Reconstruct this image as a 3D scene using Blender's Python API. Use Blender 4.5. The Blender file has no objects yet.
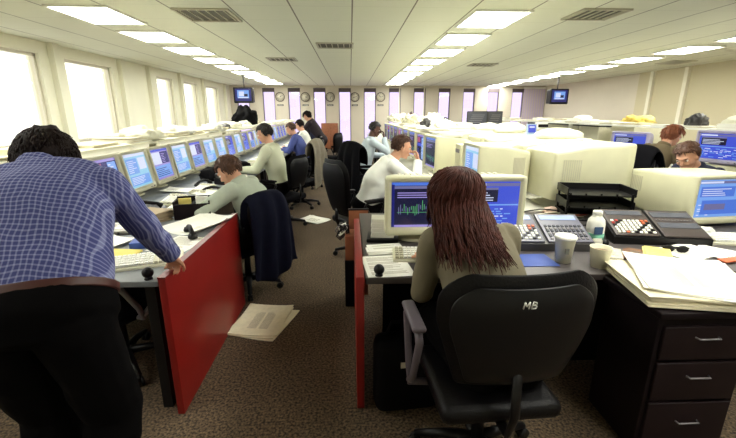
import bpy, bmesh, math, random
from mathutils import Vector, Matrix, noise
R = math.radians
PI = math.pi
scn = bpy.context.scene
COL = scn.collection
random.seed(7)

# ------------------------------------------------------------------ materials
MATS = {}
def mat(name, col, rough=0.6, metal=0.0, var=0.0, scale=8.0, bump=0.0, bscale=40.0, emit=None, estr=1.0, sheen=0.0, spec=0.5):
    if name in MATS: return MATS[name]
    m = bpy.data.materials.new(name); m.use_nodes = True
    nt = m.node_tree; b = nt.nodes['Principled BSDF']
    b.inputs['Base Color'].default_value = (*col, 1)
    b.inputs['Roughness'].default_value = rough
    b.inputs['Metallic'].default_value = metal
    b.inputs['Specular IOR Level'].default_value = spec
    if sheen: b.inputs['Sheen Weight'].default_value = sheen
    tc = nt.nodes.new('ShaderNodeTexCoord')
    if var > 0:
        n = nt.nodes.new('ShaderNodeTexNoise'); n.inputs['Scale'].default_value = scale; n.inputs['Detail'].default_value = 4
        nt.links.new(tc.outputs['Object'], n.inputs['Vector'])
        r = nt.nodes.new('ShaderNodeValToRGB')
        r.color_ramp.elements[0].position = 0.3; r.color_ramp.elements[1].position = 0.7
        r.color_ramp.elements[0].color = (*[max(0, c*(1-var)) for c in col], 1)
        r.color_ramp.elements[1].color = (*[min(1, c*(1+var)) for c in col], 1)
        nt.links.new(n.outputs['Fac'], r.inputs['Fac']); nt.links.new(r.outputs['Color'], b.inputs['Base Color'])
    if bump > 0:
        n2 = nt.nodes.new('ShaderNodeTexNoise'); n2.inputs['Scale'].default_value = bscale; n2.inputs['Detail'].default_value = 3
        nt.links.new(tc.outputs['Object'], n2.inputs['Vector'])
        bp = nt.nodes.new('ShaderNodeBump'); bp.inputs['Strength'].default_value = bump; bp.inputs['Distance'].default_value = 0.01
        nt.links.new(n2.outputs['Fac'], bp.inputs['Height']); nt.links.new(bp.outputs['Normal'], b.inputs['Normal'])
    if emit:
        b.inputs['Emission Color'].default_value = (*emit, 1); b.inputs['Emission Strength'].default_value = estr
    MATS[name] = m
    return m
def srgb(r, g, b):
    f = lambda c: (c/255/12.92) if c/255 <= 0.04045 else ((c/255+0.055)/1.055)**2.4
    return (f(r), f(g), f(b))

BEIGE = mat('beige_plastic', srgb(212, 210, 178), 0.45, var=0.03)
BEIGE2 = mat('grey_beige_plastic', srgb(196, 192, 168), 0.45, var=0.04)
IVORY = mat('ivory_plastic', srgb(232, 230, 205), 0.4)
BLACKP = mat('black_plastic', srgb(14, 13, 15), 0.4, spec=.3)
BLACKM = mat('matte_black', srgb(9, 8, 10), 0.8, spec=.1)
BLACKF = mat('black_fabric', srgb(12, 11, 15), 0.95, spec=.1, var=0.2, scale=60, bump=0.3, bscale=300)
LEATHER = mat('black_leather', srgb(9, 7, 9), 0.45, spec=.22, bump=0.2, bscale=120)
NAVY = mat('navy_cloth', srgb(13, 15, 30), 0.95, spec=.1, var=0.15, scale=20, bump=0.3, bscale=200)
TAUPE = mat('taupe_cloth', srgb(128, 120, 106), 0.9, var=0.12, scale=15, bump=0.3, bscale=200)
GREYP = mat('grey_plastic', srgb(128, 124, 128), 0.4)
DGREY = mat('dark_grey_plastic', srgb(58, 56, 56), 0.4)
CHROME = mat('chrome', srgb(180, 180, 180), 0.25, metal=1.0)
PAPER = mat('paper', srgb(248, 247, 238), 0.85, var=0.03, scale=3)
PAPERG = mat('printed_paper', srgb(205, 198, 180), 0.85, var=0.12, scale=60)
PAPERY = mat('yellow_paper', srgb(232, 214, 120), 0.85)
NEWS = mat('newsprint', srgb(226, 218, 190), 0.9, var=0.06, scale=30)
INK = mat('newspaper_ink', srgb(176, 168, 150), 0.9)
INKD = mat('dark_print', srgb(60, 50, 48), 0.9)
BROWN = mat('brown_board', srgb(120, 82, 55), 0.6, var=0.1, scale=10)
REDP = mat('red_laminate', srgb(128, 20, 16), 0.4, var=0.08, scale=6)
WOODR = mat('reddish_wood', srgb(150, 92, 62), 0.5, var=0.15, scale=12)
DESKT = mat('grey_desk_top', srgb(128, 132, 136), 0.45, var=0.05, scale=20)
DESKD = mat('dark_desk_edge', srgb(60, 52, 50), 0.45)
DARKW = mat('dark_mahogany', srgb(22, 14, 17), 0.6, spec=.15, var=0.2, scale=10)
BLUEM = mat('blue_mat', srgb(52, 80, 160), 0.6)
SKIN = mat('light_skin', srgb(214, 160, 130), 0.5, var=0.05, scale=20)
SKIND = mat('dark_skin', srgb(92, 60, 48), 0.5, var=0.05, scale=20)
WHITE = mat('white_plastic', srgb(240, 240, 232), 0.4)
EYEW = mat('eye_white', srgb(230, 225, 218), 0.3)
EYED = mat('dark_iris', srgb(40, 26, 20), 0.3)
LIP = mat('lip_tone', srgb(170, 95, 85), 0.5)
LIPD = mat('dark_lip_tone', srgb(96, 52, 46), 0.5)
ORANGE = mat('orange_button', srgb(215, 110, 70), 0.5)
REDB = mat('red_button', srgb(190, 50, 40), 0.5)
LCD = mat('unlit_grey_display', srgb(90, 92, 100), 0.2)
LCDB = mat('pale_blue_display', srgb(150, 165, 200), 0.25, emit=srgb(140, 160, 210), estr=0.15)
GREEN = mat('green_label', srgb(120, 190, 165), 0.6)
TEAL = mat('dark_teal_label', srgb(40, 70, 110), 0.6)
SCR = {}
for k, c, s in [('blue', (62, 82, 208), 1.0), ('deep', (26, 30, 120), 0.8), ('navy', (22, 24, 62), 0.7), ('cyan', (150, 205, 235), 1.0), ('sky', (120, 165, 235), 1.0), ('steel', (78, 118, 214), 1.0),
                ('white', (215, 222, 250), 1.0), ('lilac', (165, 150, 225), 0.9), ('green', (90, 170, 110), 0.9), ('grey', (120, 120, 170), 0.8), ('red', (190, 90, 130), 0.8)]:
    SCR[k] = mat('screen_'+k, (0.01, 0.01, 0.015), 0.2, emit=srgb(*c), estr=s*.62)

# ------------------------------------------------------------------ mesh builder
class MB:
    def __init__(s): s.v = []; s.f = []; s.m = []; s.sm = []; s.mats = []; s.T = Matrix.Identity(4)
    def mi(s, m):
        if m not in s.mats: s.mats.append(m)
        return s.mats.index(m)
    def add(s, vs, fs, m, smooth=False, M=None):
        T = s.T @ M if M is not None else s.T
        o = len(s.v); i = s.mi(m)
        s.v += [tuple(T @ Vector(p)) for p in vs]
        for f in fs: s.f.append([a+o for a in f]); s.m.append(i); s.sm.append(smooth)
    def box(s, c, d, m, M=None, bev=0.0):
        x, y, z = c; a, b, h = d[0]/2, d[1]/2, d[2]/2
        if bev <= 0:
            vs = [(x+i*a, y+j*b, z+k*h) for k in (-1, 1) for j in (-1, 1) for i in (-1, 1)]
            fs = [(0, 2, 3, 1), (4, 5, 7, 6), (0, 1, 5, 4), (2, 6, 7, 3), (0, 4, 6, 2), (1, 3, 7, 5)]
            s.add(vs, fs, m, False, M); return
        bm = bmesh.new(); bmesh.ops.create_cube(bm, size=1)
        for v in bm.verts: v.co = Vector((x+v.co.x*d[0], y+v.co.y*d[1], z+v.co.z*d[2]))
        bmesh.ops.bevel(bm, geom=bm.edges[:], offset=min(bev, min(d)*0.49), segments=3, profile=0.5, affect='EDGES')
        bm.verts.index_update()
        s.add([v.co[:] for v in bm.verts], [[v.index for v in f.verts] for f in bm.faces], m, True, M); bm.free()
    def loft(s, rings, m, cap0=True, cap1=True, smooth=True, M=None, closed=True):
        n = len(rings[0]); vs = [p for r in rings for p in r]; fs = []
        for i in range(len(rings)-1):
            for j in range(n if closed else n-1):
                k = (j+1) % n; fs.append((i*n+j, i*n+k, (i+1)*n+k, (i+1)*n+j))
        if cap0: fs.append(tuple(range(n-1, -1, -1)))
        if cap1: fs.append(tuple((len(rings)-1)*n+j for j in range(n)))
        s.add(vs, fs, m, smooth, M)
    def cyl(s, p0, p1, r0, r1, m, n=14, smooth=True, M=None):
        p0 = Vector(p0); p1 = Vector(p1); d = (p1-p0).normalized()
        a = d.orthogonal().normalized(); b = d.cross(a)
        rings = [[p + (a*math.cos(2*PI*i/n)+b*math.sin(2*PI*i/n))*r for i in range(n)] for p, r in ((p0, r0), (p1, r1))]
        s.loft(rings, m, smooth=smooth, M=M)
    def lathe(s, prof, m, n=20, c=(0, 0, 0), M=None):
        s.loft([[(c[0]+r*math.cos(2*PI*i/n), c[1]+r*math.sin(2*PI*i/n), c[2]+z) for i in range(n)] for r, z in prof], m, M=M)
    def tube(s, pts, r, m, n=8, M=None, flat=1.0):
        pts = [Vector(p) for p in pts]; rings = []; pa = None
        for i, p in enumerate(pts):
            d = (pts[min(i+1, len(pts)-1)]-pts[max(i-1, 0)]).normalized()
            a = (pa - d*pa.dot(d)) if pa is not None else d.orthogonal()
            if a.length < 1e-6: a = d.orthogonal()
            a.normalize(); pa = a; b = d.cross(a)
            rr = r[i] if isinstance(r, (list, tuple)) else r
            rings.append([p + a*math.cos(2*PI*k/n)*rr + b*math.sin(2*PI*k/n)*rr*flat for k in range(n)])
        s.loft(rings, m, M=M)
    def ball(s, c, r, m, n=14, M=None):
        if not isinstance(r, (tuple, list)): r = (r, r, r)
        vs = [(c[0], c[1], c[2]-r[2])]; fs = []; k = n//2
        for i in range(1, k):
            t = PI*i/k
            for j in range(n): vs.append((c[0]+r[0]*math.sin(t)*math.cos(2*PI*j/n), c[1]+r[1]*math.sin(t)*math.sin(2*PI*j/n), c[2]-r[2]*math.cos(t)))
        vs.append((c[0], c[1], c[2]+r[2])); L = len(vs)-1
        for j in range(n):
            q = (j+1) % n; fs.append((0, 1+q, 1+j)); fs.append((L, L-n+j, L-n+q))
            for i in range(k-2): fs.append((1+i*n+j, 1+i*n+q, 1+(i+1)*n+q, 1+(i+1)*n+j))
        s.add(vs, fs, m, True, M)
    def prism(s, out, y0, y1, m, M=None, axis='y', smooth=False):
        if axis == 'y': r = [[(a, y, b) for a, b in out] for y in (y0, y1)]
        elif axis == 'x': r = [[(y, a, b) for a, b in out] for y in (y0, y1)]
        else: r = [[(a, b, y) for a, b in out] for y in (y0, y1)]
        s.loft(r, m, smooth=smooth, M=M)
    def mesh(s, name):
        me = bpy.data.meshes.new(name); me.from_pydata(s.v, [], s.f)
        for m in s.mats: me.materials.append(m)
        me.polygons.foreach_set('material_index', s.m); me.polygons.foreach_set('use_smooth', s.sm)
        bm = bmesh.new(); bm.from_mesh(me); bmesh.ops.recalc_face_normals(bm, faces=bm.faces[:]); bm.to_mesh(me); bm.free()
        me.update(); return me
    def build(s, name, parent=None, loc=None, rot=None):
        o = bpy.data.objects.new(name, s.mesh(name)); COL.objects.link(o)
        if parent: o.parent = parent
        if loc: o.location = loc
        if rot: o.rotation_euler = rot
        if any(s.sm) and not all(s.sm): pass
        return o

def tag(o, label=None, cat=None, group=None, kind=None):
    if label: o['label'] = label
    if cat: o['category'] = cat
    if group: o['group'] = group
    if kind: o['kind'] = kind
    return o
def thing(name, label, cat, loc=(0, 0, 0), rz=0.0, group=None):
    o = bpy.data.objects.new(name, None); o.empty_display_size = 0.1; COL.objects.link(o)
    o.location = loc; o.rotation_euler = (0, 0, rz)
    return tag(o, label, cat, group)
KIDS = {}
def kids(o): return [c for c in bpy.data.objects if c.parent == o]
def dup(o, loc, rz, label, group=None, scale=None):
    c = o.copy(); COL.objects.link(c); c.location = loc; c.rotation_euler = (0, 0, rz)
    if label: c['label'] = label
    if group: c['group'] = group
    if scale: c.scale = scale
    def rec(src, dst):
        for k in kids(src):
            q = k.copy(); COL.objects.link(q); q.parent = dst; rec(k, q)
    rec(o, c)
    return c
def structure(o): o['kind'] = 'structure'; return o
def rrect(w, h, r, cx=0, cz=0, n=3):
    out = []
    for sx, sz, a0 in ((1, 1, 0), (-1, 1, 90), (-1, -1, 180), (1, -1, 270)):
        for i in range(n+1):
            a = R(a0+90*i/n); out.append((cx+sx*(w/2-r)+r*math.cos(a), cz+sz*(h/2-r)+r*math.sin(a)))
    return out

# ------------------------------------------------------------------ the room
X0, X1, Y0, Y1, H = -5.2, 8.8, -3.0, 18.0, 2.7
def node_mat(name):
    m = bpy.data.materials.new(name); m.use_nodes = True; return m, m.node_tree, m.node_tree.nodes['Principled BSDF']
# carpet
m, nt, b = node_mat('speckled_brown_carpet')
tc = nt.nodes.new('ShaderNodeTexCoord'); n1 = nt.nodes.new('ShaderNodeTexNoise'); n1.inputs['Scale'].default_value = 75; n1.inputs['Detail'].default_value = 3
n2 = nt.nodes.new('ShaderNodeTexNoise'); n2.inputs['Scale'].default_value = 1.6
nt.links.new(tc.outputs['Object'], n1.inputs['Vector']); nt.links.new(tc.outputs['Object'], n2.inputs['Vector'])
cr = nt.nodes.new('ShaderNodeValToRGB'); cr.color_ramp.elements[0].position = .36; cr.color_ramp.elements[1].position = .66
cr.color_ramp.elements[0].color = (*srgb(50, 39, 29), 1); cr.color_ramp.elements[1].color = (*srgb(132, 110, 84), 1)
nt.links.new(n1.outputs['Fac'], cr.inputs['Fac'])
mx = nt.nodes.new('ShaderNodeMix'); mx.data_type = 'RGBA'; mx.blend_type = 'MULTIPLY'; mx.inputs['Factor'].default_value = .5
nt.links.new(cr.outputs['Color'], mx.inputs['A']); nt.links.new(n2.outputs['Fac'], mx.inputs['B']); nt.links.new(mx.outputs['Result'], b.inputs['Base Color'])
b.inputs['Roughness'].default_value = .95
bp = nt.nodes.new('ShaderNodeBump'); bp.inputs['Strength'].default_value = .6; bp.inputs['Distance'].default_value = .01
nt.links.new(n1.outputs['Fac'], bp.inputs['Height']); nt.links.new(bp.outputs['Normal'], b.inputs['Normal'])
CARPET = m
# ceiling with tile joints
m, nt, b = node_mat('ceiling_tiles'); tc = nt.nodes.new('ShaderNodeTexCoord'); sp = nt.nodes.new('ShaderNodeSeparateXYZ')
nt.links.new(tc.outputs['Object'], sp.inputs[0])
def line(out, off, per, wid):
    a = nt.nodes.new('ShaderNodeMath'); a.operation = 'ADD'; a.inputs[1].default_value = off; nt.links.new(out, a.inputs[0])
    p = nt.nodes.new('ShaderNodeMath'); p.operation = 'PINGPONG'; p.inputs[1].default_value = per/2; nt.links.new(a.outputs[0], p.inputs[0])
    l = nt.nodes.new('ShaderNodeMath'); l.operation = 'LESS_THAN'; l.inputs[1].default_value = wid; nt.links.new(p.outputs[0], l.inputs[0]); return l
lx = line(sp.outputs[0], .66+14, .70, .009); ly = line(sp.outputs[1], 14.0, .70, .004)
k = nt.nodes.new('ShaderNodeMath'); k.operation = 'MULTIPLY'; k.inputs[1].default_value = .3; nt.links.new(ly.outputs[0], k.inputs[0])
mxm = nt.nodes.new('ShaderNodeMath'); mxm.operation = 'MAXIMUM'; nt.links.new(lx.outputs[0], mxm.inputs[0]); nt.links.new(k.outputs[0], mxm.inputs[1])
mm = nt.nodes.new('ShaderNodeMix'); mm.data_type = 'RGBA'; nt.links.new(mxm.outputs[0], mm.inputs['Factor'])
mm.inputs['A'].default_value = (*srgb(224, 226, 208), 1); mm.inputs['B'].default_value = (*srgb(130, 126, 112), 1)
nt.links.new(mm.outputs['Result'], b.inputs['Base Color']); b.inputs['Roughness'].default_value = .8
CEIL = m
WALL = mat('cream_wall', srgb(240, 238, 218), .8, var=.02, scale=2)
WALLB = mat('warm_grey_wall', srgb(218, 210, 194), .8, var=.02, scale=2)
FRAME = mat('grey_window_frame', srgb(120, 112, 120), .5)
FRAMEW = mat('cream_window_frame', srgb(214, 208, 190), .5)
def glass(name, col):
    m = bpy.data.materials.new(name); m.use_nodes = True; nt = m.node_tree; nt.nodes.clear()
    o = nt.nodes.new('ShaderNodeOutputMaterial'); t = nt.nodes.new('ShaderNodeBsdfTransparent'); t.inputs[0].default_value = (*col, 1)
    g = nt.nodes.new('ShaderNodeBsdfGlossy'); g.inputs['Roughness'].default_value = .03
    mx = nt.nodes.new('ShaderNodeMixShader'); mx.inputs[0].default_value = .06
    nt.links.new(t.outputs[0], mx.inputs[1]); nt.links.new(g.outputs[0], mx.inputs[2]); nt.links.new(mx.outputs[0], o.inputs[0]); return m
GL_L = glass('clear_glass', (1, 1, .93)); GL_B = glass('lilac_tinted_glass', (.74, .68, .83))

f = MB(); f.box(((X0+X1)/2, (Y0+Y1)/2, -.05), (X1-X0+.4, Y1-Y0+.4, .1), CARPET); structure(f.build('floor'))
f = MB(); f.box(((X0+X1)/2, (Y0+Y1)/2, H+.05), (X1-X0+.4, Y1-Y0+.4, .1), CEIL); structure(f.build('ceiling'))
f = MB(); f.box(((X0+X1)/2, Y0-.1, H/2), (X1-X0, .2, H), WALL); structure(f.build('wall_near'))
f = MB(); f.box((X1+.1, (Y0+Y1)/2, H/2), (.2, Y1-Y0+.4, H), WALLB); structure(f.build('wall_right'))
LW = [(5.72, 7.25), (7.85, 9.32), (11.35, 12.35), (13.1, 14.25), (15.1, 16.4)]
BW = [(-3.55+1.11*k-.27, -3.55+1.11*k+.27) for k in range(-1, 11)]
def holed_wall(name, a0, a1, z0, z1, wins, wz0, wz1, fn, m):
    f = MB(); a = a0
    for w0, w1 in wins: fn(f, a, w0, z0, z1, m); a = w1; fn(f, w0, w1, z0, wz0, m); fn(f, w0, w1, wz1, z1, m)
    fn(f, a, a1, z0, z1, m); structure(f.build(name))
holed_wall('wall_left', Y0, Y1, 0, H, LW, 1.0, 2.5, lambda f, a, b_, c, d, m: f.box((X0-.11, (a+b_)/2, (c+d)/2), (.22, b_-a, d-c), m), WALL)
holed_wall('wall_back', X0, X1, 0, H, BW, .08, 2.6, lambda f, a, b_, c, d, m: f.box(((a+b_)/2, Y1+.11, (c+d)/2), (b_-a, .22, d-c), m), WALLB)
wn = 1
for w0, w1 in LW:
    t = bpy.data.objects.new('window_%d' % wn, None); COL.objects.link(t); structure(t); t.location = (X0, (w0+w1)/2, 1.0); wn += 1
    w = w1-w0; f = MB()
    for c, d in (((-.1, -w/2+.025, .75), (.08, .05, 1.5)), ((-.1, w/2-.025, .75), (.08, .05, 1.5)), ((-.1, 0, .025), (.08, w, .05)), ((-.1, 0, 1.475), (.08, w, .05))): f.box(c, d, FRAMEW)
    f.build('window_frame', t)
    f = MB(); f.box((-.1, 0, .75), (.008, w-.1, 1.4), GL_L); f.build('pane', t)
    f = MB(); f.box((-.02, 0, -.02), (.2, w+.06, .04), FRAMEW); f.build('window_sill', t)
for w0, w1 in BW:
    t = bpy.data.objects.new('window_%d' % wn, None); COL.objects.link(t); structure(t); t.location = ((w0+w1)/2, Y1, .08); wn += 1
    w = w1-w0; f = MB(); h = 2.52
    for c, d in (((-w/2+.02, .1, h/2), (.04, .08, h)), ((w/2-.02, .1, h/2), (.04, .08, h)), ((0, .1, .02), (w, .08, .04)), ((0, .1, h-.02), (w, .08, .04))): f.box(c, d, FRAME)
    f.build('window_frame', t)
    f = MB(); f.box((0, .1, h/2), (w-.08, .008, h-.08), GL_B); f.build('pane', t)
    f = MB(); f.box((0, .03, h-.09), (w-.02, .06, .16), mat('dark_blind_box', srgb(92, 82, 84), .7)); f.build('blind_box', t)
# trims
TRIM = mat('pale_trim', srgb(236, 232, 214), .5)
n = 1
for y in (9.0, 10.3, 11.5):
    if y > 9.5:
        f = MB(); f.box((X1-.06, y, H/2), (.12, .12, H), TRIM); structure(f.build('trim_%d' % n)); n += 1
f = MB(); f.box((X1-.02, 10.3, H/2), (.04, 3.6, H), mat('olive_panel', srgb(208, 199, 168), .8)); structure(f.build('trim_%d' % n)); n += 1
for y in (7.55, 9.62, 10.9, 12.8, 14.7, 17.2):
    f = MB(); f.box((X0+.05, y, H/2), (.1, .16, H), WALL); structure(f.build('trim_%d' % n)); n += 1
for i, x in enumerate((2.1, 3.2)):
    f = MB(); f.box((x+.1, Y1-.03, H/2), (.05, .06, H), TRIM); structure(f.build('trim_%d' % n)); n += 1
f = MB(); f.box(((X0+X1)/2, Y1-.01, .05), (X1-X0, .02, .08), DGREY); structure(f.build('baseboard_back'))
f = MB(); f.box((X1-.01, 5, .05), (.02, 14, .1), DGREY); structure(f.build('baseboard_right'))
# vertical blinds at the back right corner
BL = mat('lilac_blind', srgb(206, 192, 214), .7)
t = thing('vertical_blind', 'lilac vertical blind hanging in the back right corner beside the television', 'blind', (8.25, 17.9, 0))
f = MB(); f.box((0, 0, 2.62), (1.0, .06, .06), WHITE); f.build('head_rail', t)
f = MB()
for i in range(9): f.box((-.44+.11*i, 0, 1.34), (.085, .006, 2.48), BL, M=None)
f.build('slats', t)

# ceiling lights
DIFF = mat('lit_diffuser', (.9, .9, .85), .5, emit=(1.0, .995, .90), estr=13.0)
rows = [('left', -3.05), ('middle', 1.82), ('right', 6.4)]
ORD = ['first', 'second', 'third', 'fourth', 'fifth', 'sixth', 'seventh', 'eighth', 'ninth', 'tenth', 'eleventh', 'twelfth', 'thirteenth', 'fourteenth', 'fifteenth', 'sixteenth', 'seventeenth', 'eighteenth', 'nineteenth', 'twentieth', 'twenty-first', 'twenty-second', 'twenty-third']
lt = None
for rn, x in rows:
    for k in [0, 1, 2, 3, 4, 5, 6, 7, 8, -1, -2, -3, -4]:
        y = 5.4+1.4*k
        if rn == 'right': y += .9
        if y > 17.6: continue
        lab = '%s bright fluorescent ceiling panel in view from the camera in the %s row' % (ORD[k], rn) if k >= 0 else 'fluorescent ceiling panel of the %s row above and behind the camera, out of frame' % rn
        if lt is None:
            lt = thing('ceiling_light', lab, 'ceiling light', (x, y, H), 0, 'fluorescent ceiling panels')
            f = MB()
            for c, d in (((-.335, 0, -.012), (.03, .92, .024)), ((.335, 0, -.012), (.03, .92, .024)), ((0, -.445, -.012), (.64, .03, .024)), ((0, .445, -.012), (.64, .03, .024))): f.box(c, d, WHITE)
            f.build('frame', lt)
            f = MB(); f.box((0, 0, -.009), (.64, .86, .014), DIFF); f.build('diffuser', lt)
        else: dup(lt, (x, y, H), 0, lab)
# air vents
def vent(x, y, w, d, lab, m):
    t = thing('ceiling_vent', lab, 'air vent', (x, y, H), 0, 'square air vents in the ceiling')
    f = MB()
    for c, dd in (((-w/2, 0, -.01), (.03, d, .02)), ((w/2, 0, -.01), (.03, d, .02)), ((0, -d/2, -.01), (w+.03, .03, .02)), ((0, d/2, -.01), (w+.03, .03, .02))): f.box(c, dd, m)
    f.build('frame', t)
    f = MB(); f.box((0, 0, -.003), (w-.03, d-.03, .004), mat('vent_dark', srgb(84, 80, 68), .7)); f.build('backing', t)
    f = MB()
    n = 6
    for i in range(n): f.box((-w/2+w*(i+.5)/n, 0, -.011), (.012, d-.05, .012), m, M=None)
    f.build('louvres', t)
VM = mat('vent_metal', srgb(186, 182, 162), .5)
vent(-1.72, 5.35, .62, .6, 'dark square air vent at top left of the ceiling', VM)
vent(3.0, 5.1, .55, .5, 'dark square air vent right of the nearest middle light panel', VM)
vent(-.25, 7.5, .62, .5, 'pale square air vent above the centre of the aisle', VM)
vent(-1.5, 9.4, .6, .5, 'small air vent between the aisle vent and the left light row', VM)
vent(3.3, 10.2, .6, .5, 'small air vent right of the middle light row far away', VM)
vent(7.7, 9.5, .5, .6, 'air vent beside the right light row near the right wall', VM)

# clocks
def make_clock(x, lab, h1, h2):
    t = thing('wall_clock', lab, 'clock', (x, Y1, 2.22), 0, 'round wall clocks between the back windows')
    Mx = Matrix.Rotation(R(90), 4, 'X')
    f = MB(); prof = [(.17, .0), (.205, .0), (.205, .045), (.175, .055), (.17, .03)]; n_ = 32; f.loft([[(r*math.cos(2*PI*i_/n_), r*math.sin(2*PI*i_/n_), z) for i_ in range(n_)] for r, z in prof], mat('clock_rim', srgb(110, 100, 90), .4), cap0=False, cap1=False, M=Mx); f.build('rim', t)
    f = MB(); f.lathe([(.001, .0), (.172, .0), (.172, .025), (.001, .025)], mat('clock_face', srgb(226, 220, 200), .5), 32, M=Mx); fc = f.build('face', t)
    f = MB()
    for i in range(12):
        a = i*PI/6; f.box((0, -.0265, .145), (.012, .003, .03), BLACKP, M=Matrix.Rotation(a, 4, 'Y'))
    f.build('hour_marks', t)
    f = MB(); f.box((0, -.029, .045), (.016, .004, .1), BLACKP, M=Matrix.Rotation(R(h1), 4, 'Y')); f.build('hour_hand', t)
    f = MB(); f.box((0, -.033, .06), (.011, .004, .14), BLACKP, M=Matrix.Rotation(R(h2), 4, 'Y')); f.build('minute_hand', t)
for i, x in enumerate((-3.05, -1.95, -.86, .22, 1.36)):
    pos = ['first', 'second', 'third', 'fourth', 'fifth'][i]
    make_clock(x, '%s from the left of the five round wall clocks on the back wall' % pos, 40+70*i, 60+i*3)
    f = MB(); f.box((0, -.008, 0), (.26, .024, .07), BLACKP)
    for k in range(4): f.box((-.075+.05*k, -.021, 0), (.03, .003, .035), WHITE)
    o = f.build('name_plate', loc=(x, Y1, 1.88)); tag(o, 'small black name plate under the %s wall clock from the left' % pos, 'sign', 'name plates under the clocks')

# hanging televisions
def tv(x, y, z, lab):
    t = thing('television', lab, 'television', (x, y, z), 0, 'televisions hanging from the ceiling')
    f = MB(); f.prism(rrect(.6, .48, .03), 0, .06, BLACKP); f.prism(rrect(.56, .44, .03), .06, .3, BLACKP); f.prism(rrect(.4, .32, .03), .3, .45, BLACKP); f.build('casing', t)
    f = MB(); f.box((0, -.003, .01), (.5, .006, .37), SCR['deep'])
    for c, d, k in (((0, -.0075, .03), (.36, .003, .24), 'sky'), ((-.05, -.0095, .04), (.16, .002, .14), 'white'), ((.08, -.0095, .0), (.12, .002, .08), 'navy'), ((0, -.0095, -.07), (.3, .002, .03), 'white')): f.box(c, d, SCR[k])
    f.build('screen', t)
    f = MB(); f.cyl((0, .18, .22), (0, .18, H-z), .02, .02, DGREY); f.box((0, .18, .23), (.3, .2, .02), DGREY); f.build('ceiling_bracket', t)
tv(-3.35, 13, 2.08, 'hanging television at left, in front of the left wall windows')
tv(6.83, 13, 2.06, 'hanging television at right, beside the lilac vertical blind')
# ------------------------------------------------------------------ CRT monitors
def screen_mesh(w, h, style, rnd):
    f = MB(); y = 0.0
    bg = {'blue': 'blue', 'chart': 'navy', 'cyan': 'cyan', 'lilac': 'lilac', 'sky': 'sky', 'mix': 'deep', 'bw': 'sky'}[style]
    f.box((0, .004, 0), (w, .008, h), SCR[bg])
    lay = [0]
    def r(x0, z0, x1, z1, k):           # fractions of the screen
        lay[0] += 1; d = .0004*lay[0]**.5
        f.box(((x0+x1-1)*w/2, -d, (z0+z1-1)*h/2), (abs(x1-x0)*w, .0006, abs(z1-z0)*h), SCR[k])
    if style in ('blue', 'bw'):
        r(.0, .90, 1, .97, 'grey'); r(.02, .91, .4, .96, 'white')
        r(.05, .55, .62, .86, 'navy' if style == 'blue' else 'steel'); r(.05, .82, .62, .87, 'grey' if style == 'blue' else 'sky')
        for i in range(4): r(.08, .58+.055*i, .08+.3+.2*rnd.random(), .60+.055*i, 'white')
        r(0, .47, 1, .50, 'sky')
        for i in range(7):
            x = .05
            while x < .85:
                l = .04+.1*rnd.random()
                if rnd.random() < .6: r(x, .05+.055*i, x+l, .075+.055*i, 'sky' if rnd.random() < .7 else 'white')
                x += l+.03
        if style == 'bw': r(.1, .08, .8, .46, 'steel'); r(.15, .2, .5, .36, 'grey')
    elif style == 'chart':
        r(0, .93, 1, 1, 'steel'); r(.03, .86, .95, .92, 'grey'); r(0, 0, 1, .05, 'lilac'); r(0, 0, .05, .95, 'deep')
        z = .35
        for i in range(24):
            x = .12+.032*i; a = .05+.18*rnd.random(); z = min(.6, max(.25, z+.1*(rnd.random()-.5)))
            r(x, z-a/2, x+.012, z+a/2, 'green' if rnd.random() < .4 else 'grey')
        r(.1, .33, .9, .34, 'green')
        for i in range(3): r(.1, .66+.05*i, .5+.3*rnd.random(), .68+.05*i, 'lilac')
    elif style == 'cyan':
        r(0, .92, 1, 1, 'white'); r(.06, .4, .55, .86, 'sky'); r(.6, .5, .94, .86, 'white'); r(.06, .06, .94, .34, 'sky')
        for i in range(5): r(.1, .1+.045*i, .5+.35*rnd.random(), .12+.045*i, 'white')
        for i in range(7): r(.1, .45+.055*i, .3+.2*rnd.random(), .47+.055*i, 'white')
    elif style == 'lilac':
        r(0, .93, 1, 1, 'blue'); r(.05, .5, .5, .9, 'white'); r(.52, .5, .96, .9, 'deep'); r(.05, .06, .96, .45, 'sky')
        for i in range(6): r(.56, .54+.055*i, .7+.2*rnd.random(), .56+.055*i, 'lilac')
        for i in range(5): r(.08, .1+.06*i, .4+.5*rnd.random(), .12+.06*i, 'deep')
    elif style == 'mix':
        r(0, .93, 1, 1, 'lilac'); r(.04, .7, .45, .9, 'red'); r(.04, .55, .7, .66, 'blue'); r(.1, .06, .62, .52, 'navy'); r(.66, .06, .96, .9, 'sky')
        for i in range(12): r(.68, .1+.065*i, .74+.2*rnd.random(), .125+.065*i, 'white')
        for i in range(6): r(.14, .1+.065*i, .25+.3*rnd.random(), .115+.065*i, 'blue')
    return f
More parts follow.
